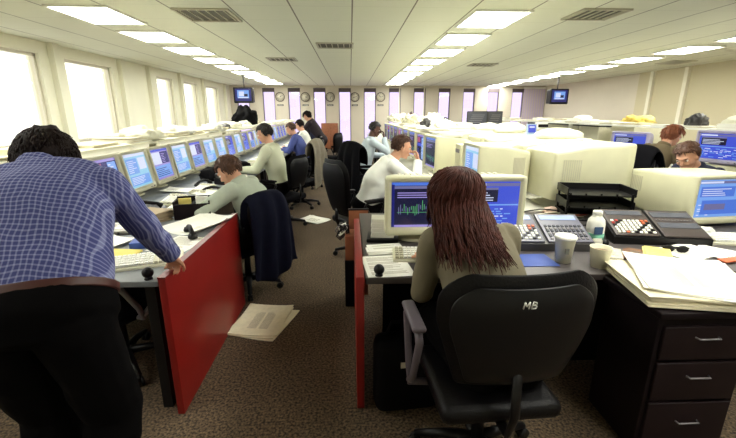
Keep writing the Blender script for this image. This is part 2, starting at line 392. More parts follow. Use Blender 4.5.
def make_crt(lab, loc, rz, style, w=.41, h=.36, dep=.42, tilt=0, m=None, seed=1, group=None, base=.06, name='crt_monitor', boxy=False):
    m = m or BEIGE; rnd = random.Random(seed)
    t = thing(name, lab, 'monitor', loc, rz, group)
    T = Matrix.Translation((0, .0, base)) @ Matrix.Rotation(R(-tilt), 4, 'X')
    f = MB(); f.T = T; cz = h/2
    def ring(w_, h_, y, z, r=.02): return [(a, y, b) for a, b in rrect(w_, h_, min(r, w_/3, h_/3), 0, z)]
    sw, sh = w-.075, h-.085
    f.loft([ring(sw, sh, .022, cz+.008, .012), ring(sw+.02, sh+.02, .002, cz+.008, .014), ring(w-.014, h-.014, -.004, cz), ring(w, h, .006, cz), ring(w, h, .07, cz), ring(w-.02, h-.02, .09, cz),
            ring(w*(.93 if boxy else .86), h*(.95 if boxy else .9), dep*.6, cz-.005, .03), ring(w*(.84 if boxy else .66), h*(.80 if boxy else .66), dep-.02, cz-.01, .03), ring(w*(.8 if boxy else .6), h*(.76 if boxy else .6), dep, cz-.01, .03)], m, cap0=True)
    for s in (-1, 1):
        for i in range(7): f.box((s*(w*.43+.001-.0045*i), dep*.42+.02*i, cz+.04), (.006, .006, h*.4), BEIGE2)
    if boxy:
        for s in (-1, 1):
            for i in range(9):
                yy = dep*(.68+.026*i); hw = w*(.93-(.93-.84)*((yy/dep-.6)/.37))/2
                f.box((s*(hw+.0005), yy, cz+.04), (.005, .008, h*.34), BEIGE2)
    for i in range(6): f.box((-.1+.04*i, dep*.5, h*.95-.001), (.02, dep*.3, .006), BEIGE2)
    f.build('casing', t)
    s = screen_mesh(sw, sh, style, rnd); s.T = Matrix.Identity(4)
    o = s.build('screen', t); o.matrix_local = T @ Matrix.Translation((0, .016, cz+.008))
    f = MB(); f.T = T
    f.cyl((w*.36, -.007, .02), (w*.36, .004, .02), .007, .007, DGREY, 10); f.box((w*.25, -.005, .02), (.03, .004, .008), GREYP); f.build('power_button', t)
    f = MB(); f.lathe([(.001, 0), (.13, 0), (.14, .006), (.12, .02), (.06, .03), (.055, base+.03), (.001, base+.03)], m, 24, c=(0, dep*.42, 0)); f.build('stand', t)
    return t

# ------------------------------------------------------------------ keyboards, phones and desk things
def make_keyboard(lab, loc, rz, m=None, w=.44, group=None):
    t = thing('keyboard', lab, 'keyboard', loc, rz, group)
    f = MB(); f.prism([(-.08, 0), (.08, 0), (.08, .03), (.06, .032), (-.075, .016), (-.08, .012)], -w/2, w/2, m or IVORY, axis='x'); f.build('case', t)
    f = MB(); n = int(w/.0225)
    for r_ in range(5):
        for c in range(n-1):
            if c in (n-6,) and r_ > 0: continue
            yy = -.062+.027*r_; f.box((-w/2+.022+.0225*c, yy, .024+.117*(yy+.075)), (.018, .021, .012), WHITE if (c < n-6 and c > 1) else BEIGE2)
    f.build('keys', t)
    return t
def make_turret(lab, loc, rz, style=0):
    t = thing('dealer_phone_console', lab, 'phone console', loc, rz)
    w, d, hb, hf = .56, .28, .15, .045
    a = math.atan2(hb-hf, d); L = math.hypot(d, hb-hf)
    f = MB(); f.prism([(-d/2, 0), (d/2, 0), (d/2+.02, hb*.6), (d/2, hb), (-d/2, hf)], -w/2, w/2, BLACKP if style == 1 else DGREY, axis='x'); f.build('housing', t)
    T = Matrix.Translation((0, 0, (hb+hf)/2)) @ Matrix.Rotation(a, 4, 'X')
    for s, nm in ((-1, 'left'), (1, 'right')):
        f = MB(); f.T = T
        f.box((s*w/4, 0, .006), (w/2-.02, L-.02, .012), mat('console_face_%d' % style, srgb(*( (74, 66, 64) if style else (108, 108, 122))), .35), bev=.004)
        p = f.build('panel', t)
        f = MB(); f.T = T
        if s < 0 or style == 0: f.box((s*w/4, L*.32, .013), (w/2-.06, .045, .004), LCDB if style == 0 else LCD)
        else:
            f.box((s*w/4, L*.28, .013), (w/2-.05, .055, .004), LCD); f.box((s*w/4, -L*.1, .013), (w/2-.05, .055, .004), LCD)
        f.build('display', p)
        f = MB(); f.T = T
        if s < 0 or style == 0:
            for i in range(9):
                for j in range(6):
                    x = s*w/4-(w/2-.05)/2+.012+i*(w/2-.05)/9; y = -L*.38+j*.024
                    k = (i*7+j*3) % 10
                    mm = (ORANGE if k in (1, 4) and (i < 3 or i > 6) else REDB if k == 2 and i < 4 else PAPER if k < 8 else BLACKP)
                    if style == 0 and s > 0: mm = LCD if j % 2 else GREYP
                    f.box((x, y, .015), (.015, .015, .008), mm)
        else:
            for i in range(12): f.box((s*w/4-(w/2-.05)/2+.008+i*.0185, L*.08, .014), (.008, .008, .005), GREYP)
        f.build('buttons', p)
    return t
def make_handset(lab, loc, rz, name='telephone_handset'):
    t = thing(name, lab, 'telephone', loc, rz)
    f = MB(); f.tube([(-.09, 0, .02), (-.05, 0, .045), (0, 0, .055), (.05, 0, .045), (.09, 0, .02)], [.018, .014, .014, .014, .018], BLACKP, 10); f.build('handle', t)
    for s in (-1, 1):
        f = MB(); f.lathe([(.001, 0), (.028, 0), (.03, .012), (.022, .03), (.001, .034)], BLACKP, 16, c=(s*.09, 0, 0)); f.build('earpiece' if s < 0 else 'mouthpiece', t)
    return t
def make_phone(lab, loc, rz, m=None, group=None):
    t = thing('desk_telephone', lab, 'telephone', loc, rz, group)
    m = m or BLACKP
    f = MB(); f.prism([(-.1, 0), (.1, 0), (.1, .07), (.06, .075), (-.1, .03)], -.09, .09, m, axis='x'); f.build('base', t)
    f = MB()
    for i in range(3):
        for j in range(4): f.box((.0+.028*i, -.06+.026*j, .045+.011*j), (.018, .016, .008), GREYP)
    f.build('keypad', t)
    f = MB(); f.tube([(-.06, -.085, .06), (-.06, -.05, .085), (-.06, .02, .1), (-.06, .09, .1)], [.024, .014, .014, .024], m, 10); f.build('handset', t)
    return t
def paper_mb(f, w, d, z, rz, cx, cy, m, rnd, curl=.0, th=.0008):
    n = 6; T = Matrix.Translation((cx, cy, z)) @ Matrix.Rotation(rz, 4, 'Z')
    top = []
    for i in range(n+1):
        for j in range(n+1):
            u = i/n-.5; v = j/n-.5; top.append((u*w, v*d, curl*(abs(u)**3*6+max(0, v)**3*5)+th))
    N = (n+1)**2; vs = top+[(a, b, c-th) for a, b, c in top]; fs = []
    for i in range(n):
        for j in range(n):
            a = i*(n+1)+j; q = (a, a+n+1, a+n+2, a+1); fs.append(q); fs.append(tuple(N+k for k in reversed(q)))
    for i in range(n):
        for a, b in ((i*(n+1), (i+1)*(n+1)), ((i+1)*(n+1)+n, i*(n+1)+n), (i+1, i), (n*(n+1)+i, n*(n+1)+i+1)): fs.append((a, b, b+N, a+N))
    f.add(vs, fs, m, False, T)
def text_lines(f, w, d, z, rz, cx, cy, rnd, m=None, cols=1, curl=0):
    T = Matrix.Translation((cx, cy, z)) @ Matrix.Rotation(rz, 4, 'Z'); cw = w/cols
    y = d/2-.03
    while y > -d/2+.03:
        for c in range(cols):
            if rnd.random() < .85:
                l = cw*(.5+.3*rnd.random()); f.box((-w/2+cw*c+cw*.1+l/2, y, .0012), (l, .003, .0006), m or INK, M=T)
        y -= .012
def paper_stack(lab, loc, rz=0, w=.3, d=.21, h=.04, seed=1, m=None, group=None, name='paper_stack', cat='paper stack', text=True, jit=.15):
    rnd = random.Random(seed); f = MB(); z = 0.0; k = 0
    while z < h:
        t = min(.004+.008*rnd.random(), h-z+.001)
        mm = m or rnd.choice([PAPER, PAPER, NEWS, PAPERG])
        a = rnd.uniform(-jit, jit); cx = rnd.uniform(-.015, .015); cy = rnd.uniform(-.015, .015)
        f.box((0, 0, z+t/2), (w*rnd.uniform(.92, 1), d*rnd.uniform(.92, 1), t), mm, M=Matrix.Translation((cx, cy, 0)) @ Matrix.Rotation(a, 4, 'Z')); z += t
    if text: text_lines(f, w*.85, d*.85, z, a, cx, cy, rnd)
    o = f.build(name, loc=loc, rot=(0, 0, rz)); tag(o, lab, cat, group); return o
def sheet(lab, loc, rz, w=.21, d=.297, m=None, seed=1, curl=0, text=True, name='paper_sheet', cat='paper', group=None, cols=1):
    f = MB(); rnd = random.Random(seed); paper_mb(f, w, d, 0, 0, 0, 0, m or PAPER, rnd, curl)
    if text: text_lines(f, w, d, 0, 0, 0, 0, rnd, cols=cols)
    o = f.build(name, loc=loc, rot=(0, 0, rz)); tag(o, lab, cat, group); return o
def newspaper(lab, loc, rz, w=.3, d=.4, seed=1, n=3, m=None, name='newspaper'):
    f = MB(); rnd = random.Random(seed); z = 0
    for i in range(n):
        a = rnd.uniform(-.12, .12); cx, cy = rnd.uniform(-.02, .02), rnd.uniform(-.02, .02)
        paper_mb(f, w, d, z, a, cx, cy, m or NEWS, rnd, .012, .004); z += .006
    z -= .0015
    T = Matrix.Translation((cx, cy, z)) @ Matrix.Rotation(a, 4, 'Z')
    f.box((0, d/2-.04, .0006), (w*.75, .012, .0006), INK, M=T)
    for c in range(4):
        for k in range(int((d-.16)/.012)):
            f.box((-w*.36+c*w*.24, d/2-.08-.012*k, .0006), (w*.19, .004, .0006), INK, M=T)
    o = f.build(name, loc=loc, rot=(0, 0, rz)); tag(o, lab, 'newspaper'); return o
def cup(lab, loc, r=.038, h=.1, lid=False, m=None):
    t = thing('paper_cup', lab, 'cup', loc)
    f = MB(); f.lathe([(.001, 0), (r*.74, 0), (r, h), (r*1.05, h+.004), (r*.96, h), (r*.72, .006), (.001, .006)], m or IVORY, 24); f.build('body', t)
    if lid:
        f = MB(); f.lathe([(r*1.06, h-.004), (r*1.1, h+.002), (r*1.02, h+.014), (r*.8, h+.014), (r*.78, h+.009), (.001, h+.009)], WHITE, 24); f.build('lid', t)
        f = MB(); f.box((-.012, -r*.98, h*.55), (.02, .004, .03), mat('cup_print', srgb(120, 120, 110), .6)); f.build('printed_logo', t)
    else:
        f = MB(); f.lathe([(.001, h*.8), (r*.9, h*.8), (r*.9, h*.8+.002), (.001, h*.8+.002)], mat('milky_tea', srgb(150, 110, 70), .3), 20); f.build('drink', t)
    return t
def bottle(lab, loc):
    t = thing('plastic_bottle', lab, 'bottle', loc)
    f = MB(); pr = [(.001, 0), (.04, 0), (.045, .01), (.045, .12), (.04, .145), (.024, .165), (.022, .17), (.001, .17)]; f.lathe(pr, WHITE, 26); f.build('body', t)
    f = MB(); f.lathe([(.001, .168), (.024, .168), (.024, .19), (.022, .193), (.001, .193)], WHITE, 22); f.build('cap', t)
    f = MB(); f.lathe([(.0455, .04), (.0462, .04), (.0462, .075), (.0455, .075)], GREEN, 26); lb = f.build('label', t)
    f = MB(); f.box((-.012, -.0475, .095), (.045, .004, .04), TEAL); f.box((-.012, -.0475, .045), (.05, .004, .015), PAPER); f.build('printed_panel', lb)
    return t
def tray(lab, loc, rz, w=.4, d=.3, tiers=2, m=None, name='letter_tray'):
    t = thing(name, lab, 'letter tray', loc, rz); m = m or BLACKP
    for k in range(tiers):
        z = .095*k; f = MB()
        f.box((0, 0, z+.004), (w, d, .008), m)
        f.box((0, d/2, z+.03), (w, .008, .055), m); f.box((-w/2, 0, z+.03), (.008, d, .055), m); f.box((w/2, 0, z+.03), (.008, d, .055), m)
        for i in range(5): f.box((-w/2+.02+i*(w-.04)/4, -d/2+.004, z+.012), (.012, .008, .018), m)
        f.build('tray', t)
    for a in (-1, 1):
        for b in (-1, 1): f = MB(); f.box((a*(w/2-.01), b*(d/2-.02), .095*(tiers-1)/2+.01), (.014, .014, .095*(tiers-1)+.02), m); f.build('support_post', t)
    return t
def box_thing(lab, loc, rz, d, m, name, cat, group=None, bev=.006):
    f = MB(); f.box((0, 0, d[2]/2), d, m, bev=bev)
    if name == 'cardboard_box': f.box((0, 0, d[2]-.004), (d[0]*1.002, .04, .012), PAPERG)
    o = f.build(name, loc=loc, rot=(0, 0, rz)); return tag(o, lab, cat, group)
def crumpled(lab, loc, r, m, name, cat, seed=1, group=None, amp=.3, rz=0):
    bm = bmesh.new(); bmesh.ops.create_icosphere(bm, subdivisions=4, radius=1)
    for v in bm.verts:
        n = noise.noise(v.co*2.1+Vector((seed*3.1, 0, 0)))+.5*noise.noise(v.co*5+Vector((0, seed*2.7, 0)))
        c = v.co*(1+amp*n); v.co = Vector((c.x*r[0], c.y*r[1], max(-.0, c.z*r[2]*1.0+r[2]*.35)))
    f = MB(); bm.verts.index_update(); f.add([v.co[:] for v in bm.verts], [[v.index for v in q.verts] for q in bm.faces], m, True); bm.free()
    o = f.build(name, loc=loc, rot=(0, 0, rz)); return tag(o, lab, cat, group)
def knob_thing(lab, loc):
    t = thing('round_knob', lab, 'knob', loc)
    f = MB(); f.ball((0, 0, .034), .027, BLACKP, 18); f.build('ball', t)
    f = MB(); f.lathe([(.001, 0), (.02, 0), (.018, .008), (.01, .012), (.001, .012)], BLACKP, 16); f.build('foot', t)
    return t

# ------------------------------------------------------------------ office chair (sitter faces +Y)
def make_chair(lab, loc, rz, m=None, ah=0.0, bw=.46, bh=.5, bz=.56, arms=True, group=None, shell=None, sz=.46, tilt=8, jacket=None, mark=False, armc=None, by=-.24):
    m = m or BLACKF; shell = shell or BLACKP
    t = thing('office_chair', lab, 'chair', loc, rz, group)
    f = MB(); f.box((0, .0, sz-.04), (.48, .46, .08), m, bev=.035); f.build('seat', t)
    f = MB(); f.box((0, 0, sz-.095), (.3, .28, .03), shell, bev=.01); f.cyl((0, 0, .1), (0, 0, sz-.09), .028, .024, shell, 14); f.build('column', t)
    def back(off, th, k, mm, nm, par, ins=0):
        f = MB(); rings = []; T = Matrix.Translation((0, by, bz)) @ Matrix.Rotation(R(tilt), 4, 'X')
        nx, nz = 14, 10; F = []; Bk = []
        for side in (0, 1):
            g = []
            for j in range(nz+1):
                v = j/nz; row = []
                half = (bw/2-ins)*(math.cos(max(0, v-.78)/.22*1.15))**.45 if v > .78 else (bw/2-ins)*(1-.30*max(0, .6-v)/.6)
                for i in range(nx+1):
                    u = 2*i/nx-1; x = u*half; z = ins+v*(bh-2*ins)
                    y = .07*(x/.25)**2*.6+off - .02*math.sin(v*PI)
                    e = max(0, 1-max(abs(u), abs(2*v-1))**8)
                    y += (th*e if side == 0 else -th*k*e)
                    row.append((x, y, z))
                g.append(row)
            if side == 0: F = g
            else: Bk = g
        vs = [p for row in F for p in row]+[p for row in Bk for p in row]; N = (nx+1)*(nz+1); fs = []
        for j in range(nz):
            for i in range(nx):
                a = j*(nx+1)+i; q = (a, a+1, a+nx+2, a+nx+1); fs += [q, tuple(N+c for c in reversed(q))]
        loop = [i for i in range(nx+1)]+[j*(nx+1)+nx for j in range(1, nz+1)]+[nz*(nx+1)+i for i in range(nx-1, -1, -1)]+[j*(nx+1) for j in range(nz-1, 0, -1)]
        for a, b in zip(loop, loop[1:]+loop[:1]): fs.append((a, b, b+N, a+N))
        f.T = T; f.add(vs, fs, mm, True); q_ = f.build(nm, par); sd = q_.modifiers.new('sub', 'SUBSURF'); sd.levels = 1; sd.render_levels = 1; return q_
    back(0.0, .035, .5, m, 'backrest', t)
    back(-.028, .01, 1.6, shell, 'back_shell', t, ins=.035)
    f = MB(); f.tube([(0, -.05, sz-.09), (0, by-.03, sz-.08), (0, by-.06, sz+.02), (0, by-.045, bz+.12)], .022, shell, 8, flat=.6); f.build('back_support', t)
    if arms:
        for s in (-1, 1):
            f = MB(); x = s*max(.285, bw/2+.025)
            f.tube([(s*.2, .02, sz-.06), (x, .02, sz-.05), (x, .04, sz+.02), (x, .12, sz+.17+ah), (x, .08, sz+.205+ah), (x, -.1, sz+.205+ah), (x, -.13, sz+.17+ah), (x, -.03, sz+.0), (x, .02, sz-.04)], .016, armc or shell, 8); f.build('armrest', t)
            f = MB(); f.box((x, -.01, sz+.222+ah), (.055, .24, .025), armc or m, bev=.012); f.build('arm_pad', t)
    f = MB()
    for k in range(5):
        a = 2*PI*k/5+.3; f.tube([(0, 0, .1), (.15*math.cos(a), .15*math.sin(a), .095), (.28*math.cos(a), .28*math.sin(a), .068)], [.03, .022, .016], shell, 8)
    f.build('star_base', t)
    for k in range(5):
        a = 2*PI*k/5+.3; c = (.28*math.cos(a), .28*math.sin(a)); f = MB()
        for s in (-1, 1):
            dx, dy = -math.sin(a)*.014*s, math.cos(a)*.014*s
            f.cyl((c[0]+dx*.4, c[1]+dy*.4, .027), (c[0]+dx*1.4, c[1]+dy*1.4, .027), .027, .027, BLACKP, 14)
        f.cyl((c[0], c[1], .03), (c[0], c[1], .07), .008, .008, shell, 8)
        f.build('caster', t)
    return t
def draped_jacket(lab, loc, rz, m, w=.52, top=1.0, bot=.3, by=-.27, seed=1, name='draped_jacket', thick=.05, skew=0):
    # cloth folded over a chair back: front flap short, rear flap long
    nx, n1 = 22, 22; rows = []
    path = [(by+.075, top-.26), (by+.07, top-.12), (by+.05, top-.02), (by, top+.03), (by-.06, top-.0), (by-.085, top-.12)]
    k = 9
    for i in range(1, k+1): path.append((by-.09-.02*i/k, top-.12-(top-.12-bot)*i/k))
    f = MB()
    for pi_, (y, z) in enumerate(path):
        row = []
        v = pi_/(len(path)-1)
        for i in range(nx+1):
            u = 2*i/nx-1; ww = w*(.80+.25*v) if z < top-.05 or pi_ > 4 else w*.8
            droop = .06*abs(u)**3*(1 if 1 < pi_ < 6 else .4)
            fold = .022*math.sin(u*9+seed+v*2)*min(1, v*1.6)+.02*noise.noise(Vector((u*2, v*3, seed)))
            zz = z-droop-(.07*math.sin(u*2.2+seed) if pi_ == len(path)-1 else 0)
            row.append((u*ww/2+skew*v, y+(.035*(u*u))*1.3*(0.5)+fold*(-1 if pi_ > 3 else .2), zz))
        rows.append(row)
    vs = [p for r_ in rows for p in r_]; fs = []
    for j in range(len(rows)-1):
        for i in range(nx): a = j*(nx+1)+i; fs.append((a, a+1, a+nx+2, a+nx+1))
    f.add(vs, fs, m, True)
    o = f.build(name, loc=loc, rot=(0, 0, rz))
    md = o.modifiers.new('thick', 'SOLIDIFY'); md.thickness = .018; md.offset = 1 if False else 0
    md = o.modifiers.new('sub', 'SUBSURF'); md.levels = 1; md.render_levels = 1
    return tag(o, lab, 'jacket')

# ------------------------------------------------------------------ desks and benches
def desk(lab, x0, x1, y0, y1, top=DESKT, panel=None, group=None, th=.03, z=.75, legs=True, edge=DESKD, front=None, sides=''):
    t = thing('desk', lab, 'desk', ((x0+x1)/2, (y0+y1)/2, 0), 0, group); w, d = x1-x0, y1-y0
    f = MB(); f.box((0, 0, z-th/2), (w, d, th), top, bev=.004); f.build('desk_top', t)
    if front:
        sx, m = front       # modesty panel along the inner edge
        f = MB(); f.box((sx*(w/2-.02), 0, (z-th)/2), (.03, d-.02, z-th-.02), m); f.build('back_panel', t)
    if 'a' in sides:
        f = MB(); f.box((0, -d/2+.02, (z-th)/2), (w-.06, .03, z-th-.001), BLACKM); f.build('end_panel', t)
    if legs:
        for a in (-1, 1):
            for b_ in (-1, 1):
                f = MB(); f.box((a*(w/2-.06), b_*(d/2-.06), (z-th)/2), (.05, .05, z-th), BLACKP); f.build('leg', t)
    return t
def shelf(lab, x0, x1, y0, y1, z, m=None, group=None):
    t = thing('bench_shelf', lab, 'shelf', ((x0+x1)/2, (y0+y1)/2, 0), 0, group); w, d = x1-x0, y1-y0; m = m or IVORY
    f = MB(); f.box((0, 0, z-.0125), (w, d, .025), m); f.build('shelf_board', t)
    f = MB()
    for s in (-1, 1): f.box((0, s*(d/2-.02), (z-.025+.75)/2), (.05, .03, z-.025-.75), m)
    f.build('uprights', t)
    return t

def OR(i): return ORD[i] if i < len(ORD) else 'far'
# ---- left bench ----
desk('grey topped desk at front left behind the red side panel', -2.75, -.935, 1.77, 3.05, front=None)
t = thing('side_panel', 'large red laminate panel closing the front left desk beside the aisle', 'desk panel', (-.905, 2.37, 0))
f = MB(); f.box((0, 0, .385), (.035, 1.24, .77), REDP, bev=.004); f.build('panel_board', t)
f = MB(); f.box((0, 0, .774), (.038, 1.24, .008), mat('dark_red_edge', srgb(110, 20, 18), .4)); f.build('edge_strip', t)
LD = [(3.07+1.45*i, 3.07+1.45*(i+1)-.01) for i in range(9)]
for i, (a, b_) in enumerate(LD): desk('grey left bench desk, %s behind the red side panel' % OR(i), -2.75, -1.27, a, b_, front=(-1, DARKW), group='left bench desks')
for i in range(5): shelf('cream shelf board over the left monitors, %s from the camera' % OR(i), -2.8, -2.13, 2.2+2.85*i, 2.2+2.85*(i+1)-.01, 1.238, IVORY, 'left monitor shelves')
LM = ['cyan', 'lilac', 'mix', 'blue', 'sky']
protos = {}
def crt_copy(key, style, lab, loc, rz, group, **kw):
    k = (key, style)
    if k in protos: return dup(protos[k], loc, rz, lab, group)
    o = make_crt(lab, loc, rz, style, group=group, seed=len(protos)+1, **kw); protos[k] = o; return o
sty = ['blue', 'blue', 'mix', 'cyan', 'lilac', 'cyan', 'lilac', 'cyan', 'cyan', 'blue', 'cyan', 'blue', 'lilac', 'cyan', 'blue', 'cyan', 'lilac', 'blue', 'cyan', 'blue']
ly = [2.35+.5*i for i in range(22)]
for i, y in enumerate(ly):
    crt_copy('left', sty[i % len(sty)], 'tilted screen on the left bench, %s from the checked shirt man' % OR(i), (-2.0-.06*(i > 12), y, .75), R(90), 'monitors along the left bench', w=.46, h=.40, dep=.42, tilt=10, m=BEIGE2, base=.05)
# ---- front right desk of the woman ----
t = desk('dark edged front desk at centre with monitors, phones and papers', .065, 2.9, 1.76, 3.05, top=mat('dark_grey_top', srgb(78, 72, 72), .4), legs=False)
f = MB(); f.box((.0, -.3, .36), (2.6, .02, .7), BLACKM); f.build('modesty_panel', t)
f = MB(); f.box((-.02, -.642, .735), (2.79, .012, .034), DESKD, bev=.004); f.build('front_edge', t)
t = thing('side_panel', 'narrow red end panel of the centre desk seen edge on beside the aisle', 'desk panel', (.04, 2.3, 0))
f = MB(); f.box((0, 0, .38), (.04, 1.1, .76), REDP, bev=.004); f.build('panel_board', t)
# pedestal
t = thing('drawer_pedestal', 'dark wooden drawer pedestal under the newspapers at lower right', 'drawer unit', (1.5, 1.58, 0))
f = MB(); f.box((0, .0, .36), (.42, .34, .7), DARKW, bev=.004); f.box((0, -.01, .725), (.47, .39, .03), DARKW, bev=.006); f.build('carcass', t)
for i, z in enumerate((.585, .395, .16)):
    hh = (.16, .19, .25)[i]; f = MB(); f.box((0, -.178, z), (.38, .018, hh), mat('mahogany_drawer', srgb(28, 17, 20), .5, spec=.2, var=.15), bev=.005); dr = f.build('drawer', t)
    f = MB(); f.tube([(-.05, -.187, z+.03), (-.045, -.205, z+.03), (.045, -.205, z+.03), (.05, -.187, z+.03)], .004, GREYP, 8); f.build('handle', dr)
# woman desk things
crt_copy('front', 'chart', 'beige monitor with dark chart left of the long haired woman', (.415, 2.25, .75), R(0), None, w=.42, h=.36, dep=.42, base=.06)
crt_copy('front', 'blue', 'beige monitor with blue data right of the long haired woman', (.845, 2.25, .75), R(0), None, w=.42, h=.36, dep=.42, base=.06)
make_keyboard('cream keyboard partly under the long haired woman, by the white documents', (.46, 2.03, .75), R(-4), w=.46)
sheet('white printed sheet on the centre desk beside the black knob', (.185, 1.92, .7503), R(6), .24, .3, seed=3)
paper_stack('small pad of papers between the note block and the front sheet', (.19, 2.16, .75), R(3), .22, .13, .015, 4)
t = thing('note_block_holder', 'black holder with a thick block of white notes near the aisle', 'note block', (.2, 2.38, .75), R(-5))
f = MB(); f.box((0, 0, .012), (.2, .18, .024), BLACKP, bev=.008); f.build('tray', t)
f = MB()
for k in range(10): f.box((.002*(k % 3), 0, .031+.012*k), (.145-.002*(k % 2), .12, .0115), PAPER, M=Matrix.Rotation(R((k*7) % 5-2), 4, 'Z'))
f.build('notes', t)
knob_thing('round black knob on the front edge of the centre desk, by the white sheet', (.135, 1.79, .75))
knob_thing('round black knob on the front left desk corner beside the red panel', (-.99, 1.80, .75))
make_turret('grey dealer phone console with pale displays beside the long haired woman', (1.15, 2.24, .75), R(-4), 0)
make_turret('black dealer phone console with red and orange buttons at right', (1.92, 2.31, .75), R(-9), 1)
make_handset('black telephone handset leaning left of the black phone console', (1.58, 2.30, .75), R(75))
t = bottle('white plastic bottle with green label between the two phone consoles', (1.48, 2.20, .75))
t.scale = (1.12, 1.12, 1.12)
cup('white lidded paper cup in front of the grey phone console', (1.15, 1.94, .75), .052, .135, True)
cup('open cream paper cup on the desk edge beside the magazines', (1.30, 1.86, .75), .052, .105, False)
f = MB(); f.box((0, 0, .002), (.2, .18, .004), BLUEM, bev=.001); tag(f.build('desk_mat', loc=(1.0, 1.96, .75)), 'blue mat on the desk in front of the grey phone console', 'mat')
# newspapers and magazines
paper_stack('thick pile of newspapers overhanging the drawer pedestal, at its bottom', (1.53, 1.58, .75), R(-12), .56, .44, .045, 21, NEWS, name='newspaper_stack', cat='newspaper stack', text=False, jit=.05)
newspaper('open newspaper with small print on top of the newspaper pile', (1.53, 1.59, .797), R(-28), .42, .46, 5, 2, m=PAPER)
for i, (x, y, rz, m, lab) in enumerate([(1.47, 2.02, -30, PAPERG, 'grey printed magazine behind the newspaper pile, nearest the cups'), (1.60, 1.99, -38, BROWN, 'brown covered magazine in the middle of the row behind the newspapers'), (1.70, 1.98, -34, PAPERY, 'pale yellow magazine in the row behind the newspaper pile')]):
    o = paper_stack(lab, (x, y, .75+.002*i), R(rz), .13, .2, .012+.007*i, 31+i, m, name='magazine', cat='magazine', text=True, jit=.02)
t = thing('sunglasses', 'folded black sunglasses lying on the papers by the black console', 'sunglasses', (1.85, 2.02, .762), R(-15))
f = MB(); f.ball((-.035, 0, .02), (.032, .006, .022), BLACKP, 14); f.ball((.035, 0, .02), (.032, .006, .022), BLACKP, 14); f.build('lenses', t)
f = MB(); f.tube([(-.065, 0, .03), (0, -.004, .032), (.065, 0, .03)], .004, BLACKP); f.tube([(-.066, 0, .03), (-.06, .03, .02), (.04, .035, .01)], .004, BLACKP); f.tube([(.066, 0, .03), (.06, .022, .02), (-.04, .028, .01)], .004, BLACKP); f.build('frame', t)
paper_stack('loose papers under the folded sunglasses', (1.93, 2.03, .75), R(15), .32, .2, .012, 41)
sheet('crumpled white sheet right of the sunglasses', (2.12, 1.99, .752), R(40), .21, .26, seed=42, curl=.008)
f = MB(); f.box((0, 0, .004), (.14, .05, .008), ORANGE, bev=.002); tag(f.build('envelope', loc=(2.07, 1.9, .755), rot=(0, 0, R(12))), 'small orange and white envelope at the right of the loose papers', 'envelope')
# keyboard and mouse at right
make_keyboard('cream keyboard at the far right below the right hand monitor', (2.42, 2.22, .75), R(-8), w=.46)
t = thing('computer_mouse', 'pale computer mouse between the right keyboard and monitor', 'mouse', (2.25, 2.42, .75), R(20)); f = MB(); f.ball((0, 0, .012), (.03, .05, .022), IVORY, 16); f.build('shell', t); f = MB(); f.box((0, .02, .034), (.003, .04, .003), GREYP); f.build('button_gap', t)
crumpled('crumpled white tissue beside the pale mouse at right', (2.42, 2.44, .75), (.05, .035, .025), PAPER, 'crumpled_tissue', 'tissue', 3)
make_crt('large beige monitor with pale blue screen at the right edge', (2.64, 2.55, .75), R(6), 'bw', w=.56, h=.35, dep=.7, base=.02, seed=9, boxy=True)
tray('black two tier letter tray behind the bottle', (1.86, 2.84, .75), R(-12), .46, .26, 3)
# cables and papers behind consoles
for i in range(6):
    rnd = random.Random(60+i); f = MB(); pts = [(1.25+.1*rnd.random()+.09*k, 2.62+.1*i*.6+.05*math.sin(k*1.3+i), .756+.012*(i % 3)+.012*abs(math.sin(k+i))) for k in range(6)]
    f.tube(pts, .005, [BLACKP, DGREY, REDP, PAPERG, BEIGE2, BLACKP][i], 6); tag(f.build('cable'), ['black cable nearest the grey console', 'dark grey cable behind the grey console', 'red cable in the tangle left of the letter tray', 'pale cable in the tangle left of the letter tray', 'beige cable in the tangle left of the letter tray', 'black cable furthest back in the tangle left of the letter tray'][i], 'cable')
paper_stack('white papers fanned out right of the woman\'s blue data monitor', (1.2, 2.66, .75), R(30), .3, .22, .05, 71, PAPER, jit=.5)
crumpled('crumpled pinkish paper left of the black letter tray', (1.62, 2.98, .75), (.07, .05, .04), mat('pinkish_paper', srgb(214, 186, 170), .8), 'crumpled_paper', 'paper', 5)

# ---- right bench ----
RD = [(3.07+1.45*i, 3.07+1.45*(i+1)-.01) for i in range(9)]
for i, (a, b_) in enumerate(RD):
    desk('pale desk of the middle bench facing the aisle, %s behind the front desk' % OR(i), .68, 1.66, a, b_, front=(1, DARKW), group='middle bench desks facing the aisle', top=mat('pale_desk_top', srgb(196, 194, 182), .5))
    desk('pale desk of the middle bench facing right, %s behind the front desk' % OR(i), 1.67, 2.62, a, b_, front=(-1, DARKW), group='middle bench desks facing right', top=MATS['pale_desk_top'])
crt_copy('A', 'cyan', 'beige monitor seen side on behind the woman\'s blue data monitor', (1.12, 3.62, .76), R(-90), 'monitors facing the aisle', w=.5, h=.45, dep=.48, base=.05, boxy=True)
for i, (y, rz) in enumerate([(5.05, -84), (5.8, -86), (6.6, -86), (7.4, -86), (8.2, -86), (9.0, -85), (9.8, -85), (10.6, -85), (11.4, -85)]):
    crt_copy('A', ['chart', 'mix', 'chart'][i % 3], 'beige monitor facing the aisle, %s behind the man in white' % OR(i), (1.02, y, .76), R(rz), 'monitors facing the aisle', w=.5, h=.45, dep=.48, base=.05, boxy=True)
crt_copy('B', 'cyan', 'large beige monitor turned away, behind the black letter tray', (2.30, 3.38, .76), R(96), 'monitors facing right', w=.56, h=.50, dep=.68, base=.03, boxy=True)
